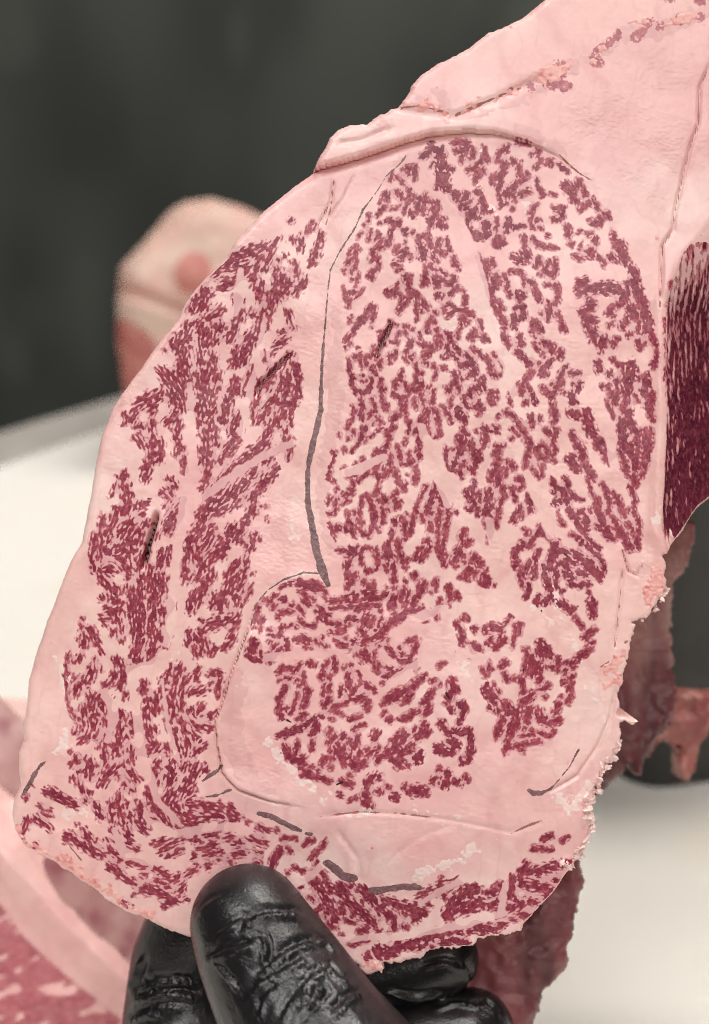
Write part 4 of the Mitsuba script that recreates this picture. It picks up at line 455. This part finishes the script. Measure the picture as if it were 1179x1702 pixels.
for m, name in enumerate(MUSCLES):
    A = np.where(zone == m, area, 0); A = ndi.gaussian_filter(A, 2)
    v, f, X, Y = inlay((A - .42) * 6, 0.0, -0.14, 0.22)
    _, cc = connected_components(coo_matrix((np.ones(len(f) * 2), (np.r_[f[:, 0], f[:, 1]], np.r_[f[:, 1], f[:, 2]])), (len(v), len(v))), directed=False)
    f = f[cc[f[:, 0]] == np.bincount(cc[f[:, 0]]).argmax()]; ids, inv = np.unique(f, return_inverse=True); v, f = v[ids], inv.reshape(-1, 3)
    add("marbled_steak__" + name, trimesh.Trimesh(v, f, process=False), "muscle_fat" if m != 4 else "fat_skin", True, label=WORDS[m])
def ring(field, level, lift, hide):
    v, f, X, Y = inlay(field, level, lift)
    deep = ndi.map_coordinates(field, [Y, X], order=1) > hide
    f = f[~deep[f].all(1)]; ids, inv = np.unique(f, return_inverse=True)
    return v[ids], inv.reshape(-1, 3), X[ids], Y[ids]
v, f, X, Y = ring(ndi.gaussian_filter(FIELD, .8), -2.3, 0.16, .3)
kind = muscle_of(U0 + X * G, V0 + Y * G)[f[:, 0]]
for m, name in enumerate(MUSCLES):
    add(f"marbled_steak__{name}__pink_halo", trimesh.Trimesh(v, f[kind == m], process=False).copy(), "blush" if m != 3 else "fleck_rim", True, kind="stuff")
v, f, X, Y = ring(FIELD, -.9, 0.36, .8)
kind = muscle_of(U0 + X * G, V0 + Y * G)[f[:, 0]]
for m, name in enumerate(MUSCLES):
    add(f"marbled_steak__{name}__fleck_rim", trimesh.Trimesh(v, f[kind == m], process=False).copy(), "fleck_rim" if m != 3 else "lean", True, kind="stuff")
v, f, X, Y = inlay(FIELD, 0.0, 0.50, 0.12)
n = len(v)
_, comp = connected_components(coo_matrix((np.ones(len(f) * 2), (np.r_[f[:, 0], f[:, 1]], np.r_[f[:, 1], f[:, 2]])), (n, n)), directed=False)
fc = comp[f[:, 0]]
e1, e2 = v[f[:, 1]] - v[f[:, 0]], v[f[:, 2]] - v[f[:, 0]]
size = np.bincount(fc, np.linalg.norm(np.cross(e1, e2), axis=1) / 2, minlength=comp.max() + 1)
cx = np.bincount(comp, U0 + X * G) / np.bincount(comp); cy = np.bincount(comp, V0 + Y * G) / np.bincount(comp)
cm = muscle_of(cx, cy)
rng = np.random.default_rng(3)
shade = rng.random(len(size))
def tint(c):
    if cm[c] == 3: return "lean_dark"
    if cm[c] == 4: return "block_lean"
    if cm[c] == 1: return "lean" if shade[c] < .75 else "lean_deep" if shade[c] < .88 else "lean_soft"
    return "lean_deep" if shade[c] < .15 else "lean" if shade[c] < .86 else "lean_soft"
order = np.argsort(-size)[:300]
split_at = np.searchsorted(np.sort(fc), np.arange(len(size) + 1)); by = np.argsort(fc, kind="stable")
big = np.zeros(len(size), bool); big[order] = True
def piece(faces):
    ids, inv = np.unique(faces, return_inverse=True)
    return trimesh.Trimesh(v[ids], inv.reshape(-1, 3), process=False)
for c in order:
    add(f"marbled_steak__{MUSCLES[cm[c]]}__lean_fleck", piece(f[by[split_at[c]:split_at[c + 1]]]), tint(c))
small = ~big[fc]
group = np.array([hash_ for hash_ in (cm * 4 + np.digitize(shade, [.15, .8]))])[fc]
for g in np.unique(group[small]):
    m = g // 4
    bs = ["lean_dark"] * 3 if m == 3 else ["block_lean"] * 3 if m == 4 else ["lean_deep", "lean", "lean_soft"]
    add(f"marbled_steak__{MUSCLES[m]}__small_flecks", piece(f[small & (group == g)]), bs[g % 4], kind="stuff")

v, f, X, Y = inlay(FIELD + .7 * soft_noise(3.5, np.random.default_rng(70)), 1.9, 0.66)
kind = muscle_of(U0 + X * G, V0 + Y * G)[f[:, 0]]
for m in (0, 1, 2):
    ids, inv = np.unique(f[kind == m], return_inverse=True)
    add(f"marbled_steak__{MUSCLES[m]}__fleck_core", trimesh.Trimesh(v[ids], inv.reshape(-1, 3), process=False), "lean_deep", True, kind="stuff")

# ------------------------------------------------------------------ seams, gristle, blood-tinged fat
SEAM = [(675, 259, .8), (666, 271, .9), (642, 292, .9), (628, 316, .9), (604, 348, .9), (589, 381, 1.0), (565, 417, 1.1), (549, 449, 1.2), (545, 485, 1.3), (540, 550, 1.8), (537, 581, 2.2), (534, 632, 2.6), (533, 683, 4.2), (524, 723, 5.2),
        (514, 764, 4.2), (511, 795, 4.0), (512, 835, 4.6), (519, 876, 5.6), (527, 921, 7.0), (536, 948, 7.6), (545, 972, 4.5)]
GRISTLE = [("seam_gristle", "dark purple grey seam that widens downwards beside the eye muscle", [SEAM, [(529, 953, 1.5), (505, 952, 1.2), (472, 963, 1.1), (444, 982, 1.0), (427, 1002, .9), (418, 1040, .9)]]),
           ("gristle_strip", "dark strip of gristle left of the lower fat", [[(431, 1352, 4), (450, 1357, 4.5), (470, 1367, 4.5), (488, 1376, 4), (500, 1381, 3.5)], [(509, 1386, 3), (517, 1387, 3)]]),
           ("gristle_strip", "dark bent strip of gristle right of the thumb tip", [[(544, 1437, 6), (556, 1444, 7), (568, 1456, 7), (580, 1461, 7), (590, 1461, 5)]]),
           ("gristle_strip", "dark level strip of gristle below the lower fat", [[(614, 1483, 6), (630, 1482, 6), (650, 1479, 5.5), (670, 1476, 5), (688, 1476, 6), (697, 1478, 5.5)]]),
           ("gristle_strip", None, [[(79, 1264, .8), (66, 1274, 2.6), (57, 1288, 3.4), (48, 1305, 3.6), (38, 1321, 2.6)]]),
           ("gristle_strip", None, [[(371, 1271, 1.5), (362, 1280, 3.6), (350, 1288, 3.4), (337, 1298, 2)], [(343, 1324, 1.2), (360, 1323, 2.8), (378, 1315, 2.6), (384, 1313, 1.2)]]),
           ("gristle_strip", None, [[(879, 1313, 2.5), (886, 1319, 4.5), (900, 1318, 3), (915, 1312, 1.8), (930, 1296, 1.2), (948, 1274, 1.0), (963, 1245, .8)]])]
for name, text, lines in GRISTLE:
    v, f, X, Y = inlay(line_field(lines, .5) + .25 * soft_noise(1.6, np.random.default_rng(2)), 0.0, 0.5, 0.2)
    add("marbled_steak__" + name, trimesh.Trimesh(v, f, process=False), "gristle", True, **({"label": text} if text else {}))
def widths(P, w): return [(p[0], p[1], w) for p in P]
THIN = [widths(GROOVES[4][0], 1.2), widths(GROOVES[8][0], 1.1), widths(NODULE[1:-3], 1.1), widths([(1035, 915), (1045, 950), (1060, 957), (1068, 940)], 1.0), widths([(1022, 1075), (1030, 1010), (1035, 950)], .8),
        widths([(555, 300), (552, 325), (549, 350), (542, 372)], 1.1), widths([(110, 1085), (109, 1110), (108, 1140), (113, 1170), (125, 1198)], 1.1), widths([(108, 1395), (120, 1412), (135, 1430)], 1.2),
        widths([(421, 968), (410, 990), (404, 1010), (384, 1060)], 1.3), widths([(533, 1357), (597, 1350), (662, 1352), (719, 1359)], .8), widths([(850, 1386), (870, 1376), (900, 1364)], 1.5), widths([(1050, 1063), (1040, 1068)], 1.4),
        widths([(1000, 1108), (1012, 1100)], 1.6), widths([(1025, 1124), (1036, 1122)], 1.2), widths([(930, 257), (960, 285), (985, 300)], 1.2), widths([(640, 183), (700, 178), (745, 190)], 1.3), widths([(758, 193), (824, 163), (865, 147)], 2.0)]
v, f, X, Y = inlay(line_field(THIN, .6), 0.0, 0.5)
add("marbled_steak__membrane_line", trimesh.Trimesh(v, f, process=False), "crease_line", True, kind="stuff")
BLOOD = [[(1078, 1005, 12), (1092, 975, 15), (1092, 945, 12), (1085, 930, 5)], [(1000, 1120, 10), (1025, 1100, 12), (1040, 1085, 9)], [(1005, 1140, 7), (1030, 1130, 10)], [(740, 190, 4), (715, 175, 5), (705, 160, 4), (725, 150, 3)], [(690, 172, 3), (705, 178, 4)],
         [(26, 1378, 10), (45, 1400, 10), (70, 1412, 10), (95, 1428, 10), (122, 1444, 11), (150, 1468, 10), (182, 1490, 9), (205, 1505, 8), (250, 1530, 6)], [(610, 1606, 5), (625, 1614, 7)], [(900, 125, 16), (925, 120, 18), (940, 112, 10)], [(860, 150, 6), (820, 168, 5), (770, 190, 3)],
         [(985, 100, 8), (1000, 85, 6)], [(1060, 45, 7), (1090, 48, 9), (1130, 35, 12), (1165, 30, 10)]]
fb = line_field(BLOOD, 0.0) * .7 + 2.6 * soft_noise(7, np.random.default_rng(8)) + 2.6 * soft_noise(2.2, np.random.default_rng(9)) - 2.2
v, f, X, Y = inlay(fb, 0.0, 0.35, 0.6)
add("marbled_steak__blood_tinged_fat", trimesh.Trimesh(v, f, process=False), "blood_fat", True, kind="stuff")

CRACKS = [[(259, 862, .8), (253, 885, 2.4), (247, 905, 3.0), (243, 925, 2.8), (240, 938, .8)], [(480, 592, 1.4), (465, 606, 1.6), (448, 623, 1.2), (434, 640, .7)], [(649, 538, 1.0), (641, 558, 1.6), (632, 575, 1.4), (627, 592, 2.6)], [(188, 986, .8), (192, 988, 1.3)],
          [(900, 1015, 1.5), (903, 1024, .8)], [(742, 1152, 1.6), (748, 1162, 1)], [(870, 1113, 1.8), (871, 1118, 1)], [(938, 920, 1.5), (944, 925, 1)], [(478, 1197, 2.4), (484, 1200, 1)], [(560, 1304, 2), (570, 1300, 1.2)]]
v, f, X, Y = inlay(line_field(CRACKS, .35), 0.0, 0.85)
add("marbled_steak__crack_shade", trimesh.Trimesh(v, f, process=False), "crack_shade_red", True, kind="stuff")  # dark slivers painting the shade down in the cracks

MEMBRANE = [[(688, 1348, 5), (715, 1352, 8), (745, 1354, 8), (775, 1362, 5)], [(690, 1462, 5), (712, 1448, 8), (750, 1438, 10), (790, 1412, 7), (830, 1398, 4)], [(915, 1342, 6), (935, 1330, 11), (950, 1345, 10), (968, 1312, 11), (990, 1290, 7)],
            [(475, 966, 4), (492, 958, 7), (512, 950, 7), (524, 946, 4)], [(445, 1222, 6), (455, 1242, 9), (466, 1262, 8), (500, 1300, 6), (540, 1330, 6)], [(95, 1098, 4), (103, 1125, 8), (108, 1160, 5)], [(100, 1205, 5), (108, 1232, 9), (92, 1248, 8), (84, 1252, 4)],
            [(110, 1350, 8), (140, 1345, 10), (150, 1360, 6)], [(300, 1080, 3), (296, 1102, 4), (290, 1120, 3)], [(480, 860, 4), (490, 890, 7), (500, 905, 4)], [(580, 1345, 5), (620, 1352, 6), (560, 1352, 5)], [(890, 1010, 6), (905, 1022, 7), (915, 1030, 4)], [(760, 1100, 4), (780, 1120, 6), (790, 1150, 4)],
            [(1118, 890, 6), (1135, 880, 8), (1160, 872, 7), (1175, 862, 6)], [(1075, 880, 4), (1095, 860, 6), (1100, 830, 4)], [(800, 250, 3), (790, 330, 3), (870, 380, 4), (875, 340, 3)], [(900, 940, 3), (1000, 1180, 5), (1015, 1215, 6)], [(660, 300, 3), (690, 330, 5), (700, 320, 3)]]
fb = line_field(MEMBRANE, 0.0) * .55 + 2.3 * soft_noise(5, np.random.default_rng(61)) + 2.0 * soft_noise(2, np.random.default_rng(62)) - 2.6
v, f, X, Y = inlay(fb, 0.0, 0.2, 0.25)
add("marbled_steak__white_membrane", trimesh.Trimesh(v, f, process=False), "white_fat", True, kind="stuff")
PINK = [[(395, 1120, 12), (385, 1180, 20), (392, 1250, 26), (415, 1300, 20), (450, 1315, 10)], [(560, 520, 9), (556, 600, 15), (556, 690, 18), (540, 780, 14), (535, 850, 10), (552, 920, 8)], [(740, 200, 5), (790, 195, 8), (860, 168, 10), (905, 138, 16), (945, 118, 14)], [(985, 95, 12), (1040, 60, 14), (1110, 45, 18), (1179, 20, 16)],
        [(700, 165, 12), (725, 155, 12), (745, 180, 8)], [(860, 215, 6), (930, 245, 8), (975, 290, 7)]]
fb = line_field(PINK, 0.0) * .5 + 1.8 * soft_noise(9, np.random.default_rng(63)) + 1.3 * soft_noise(3, np.random.default_rng(64)) - 1.0
v, f, X, Y = inlay(fb, 0.0, 0.12, 0.2)
add("marbled_steak__pink_fat", trimesh.Trimesh(v, f, process=False), "pink_fat", True, kind="stuff")

# crumbs of dry fat along the torn rim
rng = np.random.default_rng(21)
def crumbs(line, count, spread, r0, r1):
    P = np.asarray(line, float); parts = []
    for i in range(count):
        t = rng.random() * (len(P) - 1); k = int(t); c = P[k] + (P[min(k + 1, len(P) - 1)] - P[k]) * (t - k) + rng.normal(0, spread, 2)
        s = trimesh.creation.icosphere(1, 1.0); r = r0 + (r1 - r0) * rng.random() ** 2
        vv = s.vertices * r * (1 + 1.5 * (rng.random((42, 1)) - .5)) * rng.uniform(.45, 1.7, 3)
        vv = vv @ trimesh.transformations.random_rotation_matrix(rng.random(3))[:3, :3]
        z = -8 + rng.normal(0, 3.5)
        parts.append(trimesh.Trimesh(world(c[0] + vv[:, 0], c[1] + vv[:, 1], z + vv[:, 2]), s.faces[:, ::-1], process=False))
    return trimesh.util.concatenate(parts)
C = trimesh.util.concatenate([crumbs([(1028, 1240), (1010, 1262), (1000, 1285), (988, 1318), (974, 1345)], 120, 4.0, .8, 6.0), crumbs([(980, 1365), (982, 1385), (968, 1412), (955, 1435), (925, 1430)], 90, 3.5, .8, 6.0),
                              crumbs([(940, 1330), (960, 1320)], 40, 9, 1, 4), crumbs([(1108, 980), (1090, 1012), (1060, 1028)], 40, 4, 1.2, 4)])
add("marbled_steak__fat_crumbs", C, "white_fat", False, kind="stuff")

# the flesh hanging behind the cut face, on the right
def plain(amp, f, seed): return lambda u, v: amp * big_noise(u, v, f, 3, seed)
A = [(940, 840), (1160, 862), (1158, 905), (1146, 945), (1124, 966), (1120, 1050), (1124, 1120), (1128, 1170), (1108, 1222), (1092, 1236), (1078, 1258), (1068, 1292), (1056, 1290), (1050, 1268), (1030, 1292), (1000, 1322), (960, 1350), (880, 1320), (880, 900)]
add("marbled_steak__rear_flesh", slab(A, plain(70, 1 / 60., 7), 120, 4, -480, (9, 9), (22, 22), seed=30), "raw_flesh", True, label="dark red flesh hanging behind the right edge")
B = [(1060, 1190), (1100, 1150), (1130, 1140), (1150, 1152), (1185, 1150), (1300, 1120), (1330, 1200), (1185, 1212), (1168, 1232), (1160, 1284), (1148, 1306), (1132, 1290), (1134, 1246), (1104, 1232), (1080, 1262)]
add("marbled_steak__torn_flap", slab(B, plain(50, 1 / 40., 8), 60, 3, -680, (13, 13), (10, 10), seed=31), "torn_flesh", True, label="ragged red flap hanging at the right")
Cc = [(740, 1545), (860, 1530), (930, 1460), (958, 1412), (972, 1440), (974, 1470), (962, 1505), (955, 1545), (944, 1580), (950, 1602), (928, 1630), (905, 1660), (890, 1710), (878, 1780), (740, 1790)]
add("marbled_steak__under_flesh", slab(Cc, plain(60, 1 / 60., 9), 90, 4, -240, (9, 9), (24, 24), seed=32), "raw_flesh", True, label="blurred red flesh hanging below the bottom right edge")
def blob(center, half, power, seed, amp, freq, sub=5):
    s = trimesh.creation.icosphere(sub); d = s.vertices
    r = 1 / (np.abs(d) ** power).sum(1) ** (1 / power)
    q = d * r[:, None] * (1 + amp * (meshkit.fbm(d * freq + seed, 3, seed)[:, None] - .5))
    return trimesh.Trimesh(q * half + center, s.faces, process=False)
DARK_SPOT = table_hit(1330, 1318, 0.0)
tub = manifold3d.Manifold.batch_hull([manifold3d.Manifold.cylinder(.004, r, r, 40).translate([x, y, z]) for x in (-.10, .10) for y in (-.07, .07) for z, r in ((.0, .018), (.12, .026))])
hollow = manifold3d.Manifold.batch_hull([manifold3d.Manifold.cylinder(.004, r, r, 40).translate([x, y, z]) for x in (-.10, .10) for y in (-.07, .07) for z, r in ((.006, .014), (.13, .022))])
tub = (tub - hollow).rotate([0, 0, 12]).translate([DARK_SPOT[0] + .035, DARK_SPOT[1] + .11, 0.0005])
add("added_dark_tub", tub, "added_tub_dark", 30, label="dark grey tub shape added behind the right edge of the steak to stand for a shaded area", category="tub")  # added object, fills an area that is only dark shade

# ------------------------------------------------------------------ hand in a black glove
def hull_chain(pts):
    """Continuous finger: hulls of neighbouring balls (u, v, z, r) seen at u, v from the front, r across, flattened by flat in depth."""
    out = []
    for (a, b) in zip(pts[:-1], pts[1:]):
        balls = []
        for (u, v, z, r) in (a, b):
            c = world(np.array(float(u)), np.array(float(v)), np.array(0.), float(z))
            k = (DPX - z) / DPX
            balls.append(manifold3d.Manifold.sphere(r * S * k, 40).translate(c.tolist()))
        out.append(manifold3d.Manifold.batch_hull(balls))
    return out
THUMB = [(413, 1535, 62, 97), (432, 1575, 78, 107), (468, 1640, 100, 120), (520, 1730, 150, 134), (590, 1850, 190, 165)]
INDEX = [(470, 1560, -255, 70), (330, 1530, -250, 84), (308, 1600, -270, 90), (316, 1700, -270, 112), (335, 1800, -230, 130), (420, 1950, -80, 170)]
MIDDLE = [(738, 1594, -235, 58), (650, 1612, -250, 62), (540, 1640, -270, 74), (430, 1730, -280, 90), (380, 1850, -220, 120)]
RING = [(786, 1712, -225, 68), (700, 1722, -240, 72), (590, 1760, -260, 84), (480, 1850, -220, 110)]
PALM = [(330, 1850, -190, 140), (520, 1930, -60, 200), (600, 1860, 150, 165)]
def refine_smooth(man, edge, it):
    m = man.refine_to_length(edge).to_mesh(); t = trimesh.Trimesh(m.vert_properties[:, :3], m.tri_verts, process=True)
    trimesh.smoothing.filter_taubin(t, lamb=.5, nu=.51, iterations=it); return t
hand = manifold3d.Manifold()
for ch in (THUMB, INDEX, MIDDLE, RING, PALM):
    for x in hull_chain(ch): hand = hand + x
hand = refine_smooth(hand, 0.0009, 12)
hand = trimesh.Trimesh(hand.vertices, hand.faces, process=True)
# folds of the thin glove: (polyline, height, half width), followed by a trough on one side
FOLDS = [([(355, 1560), (378, 1543), (408, 1527), (415, 1540)], 5, 4), ([(405, 1553), (410, 1538), (425, 1527), (450, 1521), (475, 1520), (505, 1523)], 7, 5), ([(408, 1556), (430, 1562), (441, 1560), (444, 1580), (436, 1610)], 6, 3.5),
         ([(340, 1600), (378, 1582), (412, 1574), (430, 1566)], 6, 5), ([(358, 1604), (382, 1628), (400, 1654)], 4.5, 2.6), ([(425, 1630), (455, 1600), (497, 1574), (535, 1566)], 7, 4.5), ([(396, 1676), (437, 1633), (497, 1600), (520, 1590)], 6, 4),
         ([(488, 1684), (510, 1655), (535, 1641), (540, 1648), (508, 1680), (492, 1700)], 6, 2.8), ([(548, 1692), (573, 1667), (607, 1646)], 6, 4), ([(465, 1700), (490, 1660), (520, 1625), (560, 1605)], 6, 4), ([(330, 1520), (350, 1500), (372, 1490)], 2.5, 3),
         ([(520, 1560), (545, 1570), (560, 1590)], 5, 4), ([(540, 1600), (560, 1625), (590, 1640)], 5, 4), ([(430, 1700), (440, 1660), (470, 1630)], 5, 3.5),
         ([(230, 1648), (262, 1634), (300, 1633), (330, 1640)], 8, 4), ([(222, 1664), (258, 1653), (300, 1652), (335, 1660)], 9, 4.5), ([(225, 1690), (262, 1676), (305, 1673)], 6, 4), ([(215, 1700), (240, 1684), (270, 1690)], 6, 4),
         ([(236, 1590), (226, 1620), (214, 1650)], 6, 4), ([(640, 1650), (690, 1660), (740, 1655)], 6, 4), ([(700, 1610), (740, 1602), (775, 1612)], 5, 3.5), ([(770, 1600), (778, 1620), (774, 1640)], 5, 3), ([(720, 1680), (760, 1668), (810, 1676)], 5, 4), ([(800, 1665), (830, 1690)], 5, 4)]
nrm = trimesh.Trimesh(hand.vertices, hand.faces, process=False).vertex_normals
q = hand.vertices - FACE
zz = -(q @ FWD) / S; kk = (DPX - zz) / DPX
pu, pv = (q @ RIGHT) / S / kk + 589.5, 851 - (q @ UP) / S / kk
facing = np.clip(-(nrm @ FWD) * 1.6, 0, 1)
disp = np.zeros(len(pu))
for P, hgt, w in FOLDS:
    front = np.mean([p[0] for p in P]) > 325 and (np.mean([p[1] for p in P]) < 1715) and not np.mean([p[0] for p in P]) > 630
    sel = (zz > 0) if front else (zz < 0)
    d, t = near_line(pu, pv, P, True)
    taper = np.minimum(1, 5 * np.minimum(t + .02, 1.02 - t))
    w = w * .85
    disp += np.where(sel, 1.3 * hgt * taper * (np.exp(-(d / w)**2) - .8 * np.exp(-((d - 1.9 * w) / (1.3 * w))**2)), 0)
w1 = meshkit.fbm(np.stack([pu / 34, pv / 26, zz / 30], -1), 3, 40); w2 = meshkit.noise(np.stack([(pu + .5 * pv) / 70, (pv - .5 * pu) / 11 + 3 * w1, zz / 40], -1), 41); area_w = ss(.45, .62, meshkit.fbm(np.stack([pu / 70, pv / 60, zz / 60], -1), 2, 44))
disp += facing * (1.6 * (w1 - .5) + 1.3 * area_w * ((1 - np.abs(2 * w2 - 1)) ** 2 - .3) * ss(1530, 1590, pv))
hand.vertices = hand.vertices + nrm * (disp * S)[:, None]
add("gloved_hand", hand, "nitrile", True, label="hand in a thin wrinkled black glove pinching the bottom of the steak", category="hand")

# ------------------------------------------------------------------ other pieces of beef
RIDGE = [(-260, 1210), (-60, 1360), (15, 1420), (60, 1470), (120, 1540), (180, 1595), (235, 1645), (300, 1720), (360, 1820)]
def block_relief(u, v):
    d, _ = near_line(u, v, RIDGE, True)
    up = np.where(d > 0, d, 0); dn = np.where(d < 0, -d, 0)
    return -1.35 * up + 14 * np.exp(-(dn / 40.)**2) - 6 * np.exp(-(dn - 60)**2 / 700.) + 26 * big_noise(u, v, 1 / 90., 3, 12) + 40 * np.exp(-((u - 20)**2 + (v - 1215)**2) / 3000.)
BLK = [(-260, 1215), (-60, 1228), (2, 1243), (30, 1262), (52, 1320), (80, 1375), (150, 1425), (300, 1500), (420, 1620), (470, 1840), (-260, 1840)]
Z1 = -820.
add("beef_block__fat_body", slab(BLK, block_relief, 500, 5, Z1, (2, 2), (20, 20), seed=50), "fat_skin", True)
labels["beef_block"] = {"label": "blurred block of marbled beef with a thick fat rim lying at the lower left", "category": "meat"}
bu, bv = np.meshgrid(np.arange(-250, 330, 2.5), np.arange(1380, 1832, 2.5))
LEAN_EDGE = [(-260, 1310), (-100, 1430), (0, 1510), (40, 1565), (90, 1610), (140, 1650), (200, 1702), (280, 1790), (330, 1840)]
d, _ = near_line(bu, bv, LEAN_EDGE, True); d = -d
theta = np.full(bu.shape, math.radians(-24.)); r2 = np.random.default_rng(77)
nz = oriented(theta, 15, 3.2, r2) * .7 + oriented(theta, 8, 2.5, r2) * .4 + .3 * ndi.gaussian_filter(r2.standard_normal(bu.shape), 9) * 9
X, Y, f = contour_mesh(np.clip(d / 14., -2, .45) + nz * .8 * (d > 0) + .15)
x, y = -250 + X * 2.5, 1380 + Y * 2.5
add("beef_block__lean_part", trimesh.Trimesh(world(x, y, block_relief(x, y) + 1.5, Z1), f, process=False), "block_lean", True, label="streaky red lean with pale marbling")
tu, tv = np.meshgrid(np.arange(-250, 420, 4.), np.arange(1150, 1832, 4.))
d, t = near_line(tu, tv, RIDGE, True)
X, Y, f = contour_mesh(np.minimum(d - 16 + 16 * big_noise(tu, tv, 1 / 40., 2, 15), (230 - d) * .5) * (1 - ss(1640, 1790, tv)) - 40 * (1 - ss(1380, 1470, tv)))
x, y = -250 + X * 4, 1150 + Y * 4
add("beef_block__shaded_upper_lean", trimesh.Trimesh(world(x, y, block_relief(x, y) + 1.5, Z1), f, process=False), "shaded_mauve", True, label="greyish pink strip of lean above the fat rim, coloured with the shade of the held steak")  # lean sheet that also paints the steak's shadow on the block
CHUNK = [(186, 470), (192, 438), (228, 396), (276, 338), (300, 324), (345, 318), (400, 334), (440, 352), (500, 400), (540, 470), (550, 770), (225, 770), (204, 690), (190, 640), (184, 560)]
Z2 = -3650.
def chunk_relief(u, v):
    d, _ = near_line(u, v, [(150, 470), (195, 476), (240, 492), (300, 512), (380, 520)])
    return 30 * big_noise(u, v, 1 / 110., 3, 14) - 20 * np.exp(-(d / 9.)**2) + 14 * np.exp(-((u - 318)**2 + (v - 452)**2) / 900.) - .35 * np.maximum(v - 500, 0)
chunk = slab(CHUNK, chunk_relief, 420, 4, Z2, (2, 2), (58, 58), seed=60)
add("beef_chunk__fat_body", chunk, "dry_fat", True)
labels["beef_chunk"] = {"label": "blurred pale fat covered piece of beef standing at the back of the board", "category": "meat"}
def patch(uc, vc, ru, rv, lift, bsdf, key, text, seed):
    """The part of the chunk's surface within an uneven oval, set a little proud of it."""
    ctr = chunk.triangles_center; q = ctr - CAM; k = q @ FWD
    u, w = (q @ RIGHT) / k * DPX + 589.5, 851 - (q @ UP) / k * DPX
    face = (chunk.face_normals @ FWD < -.2)
    on = face & (((u - uc) / ru)**2 + ((w - vc) / rv)**2 < 1 + 1.5 * (meshkit.fbm(ctr * 45, 3, seed) - .5))
    t = trimesh.Trimesh(chunk.vertices + chunk.vertex_normals * lift, chunk.faces[on], process=False); t.remove_unreferenced_vertices()
    add(key, t, bsdf, True, label=text)
patch(322, 452, 34, 40, .0006, "dry_lean", "beef_chunk__lean_spot", "round red spot of lean", 1)
patch(215, 600, 45, 70, .0006, "dry_lean", "beef_chunk__lean_flank", "reddish lower flank", 2)
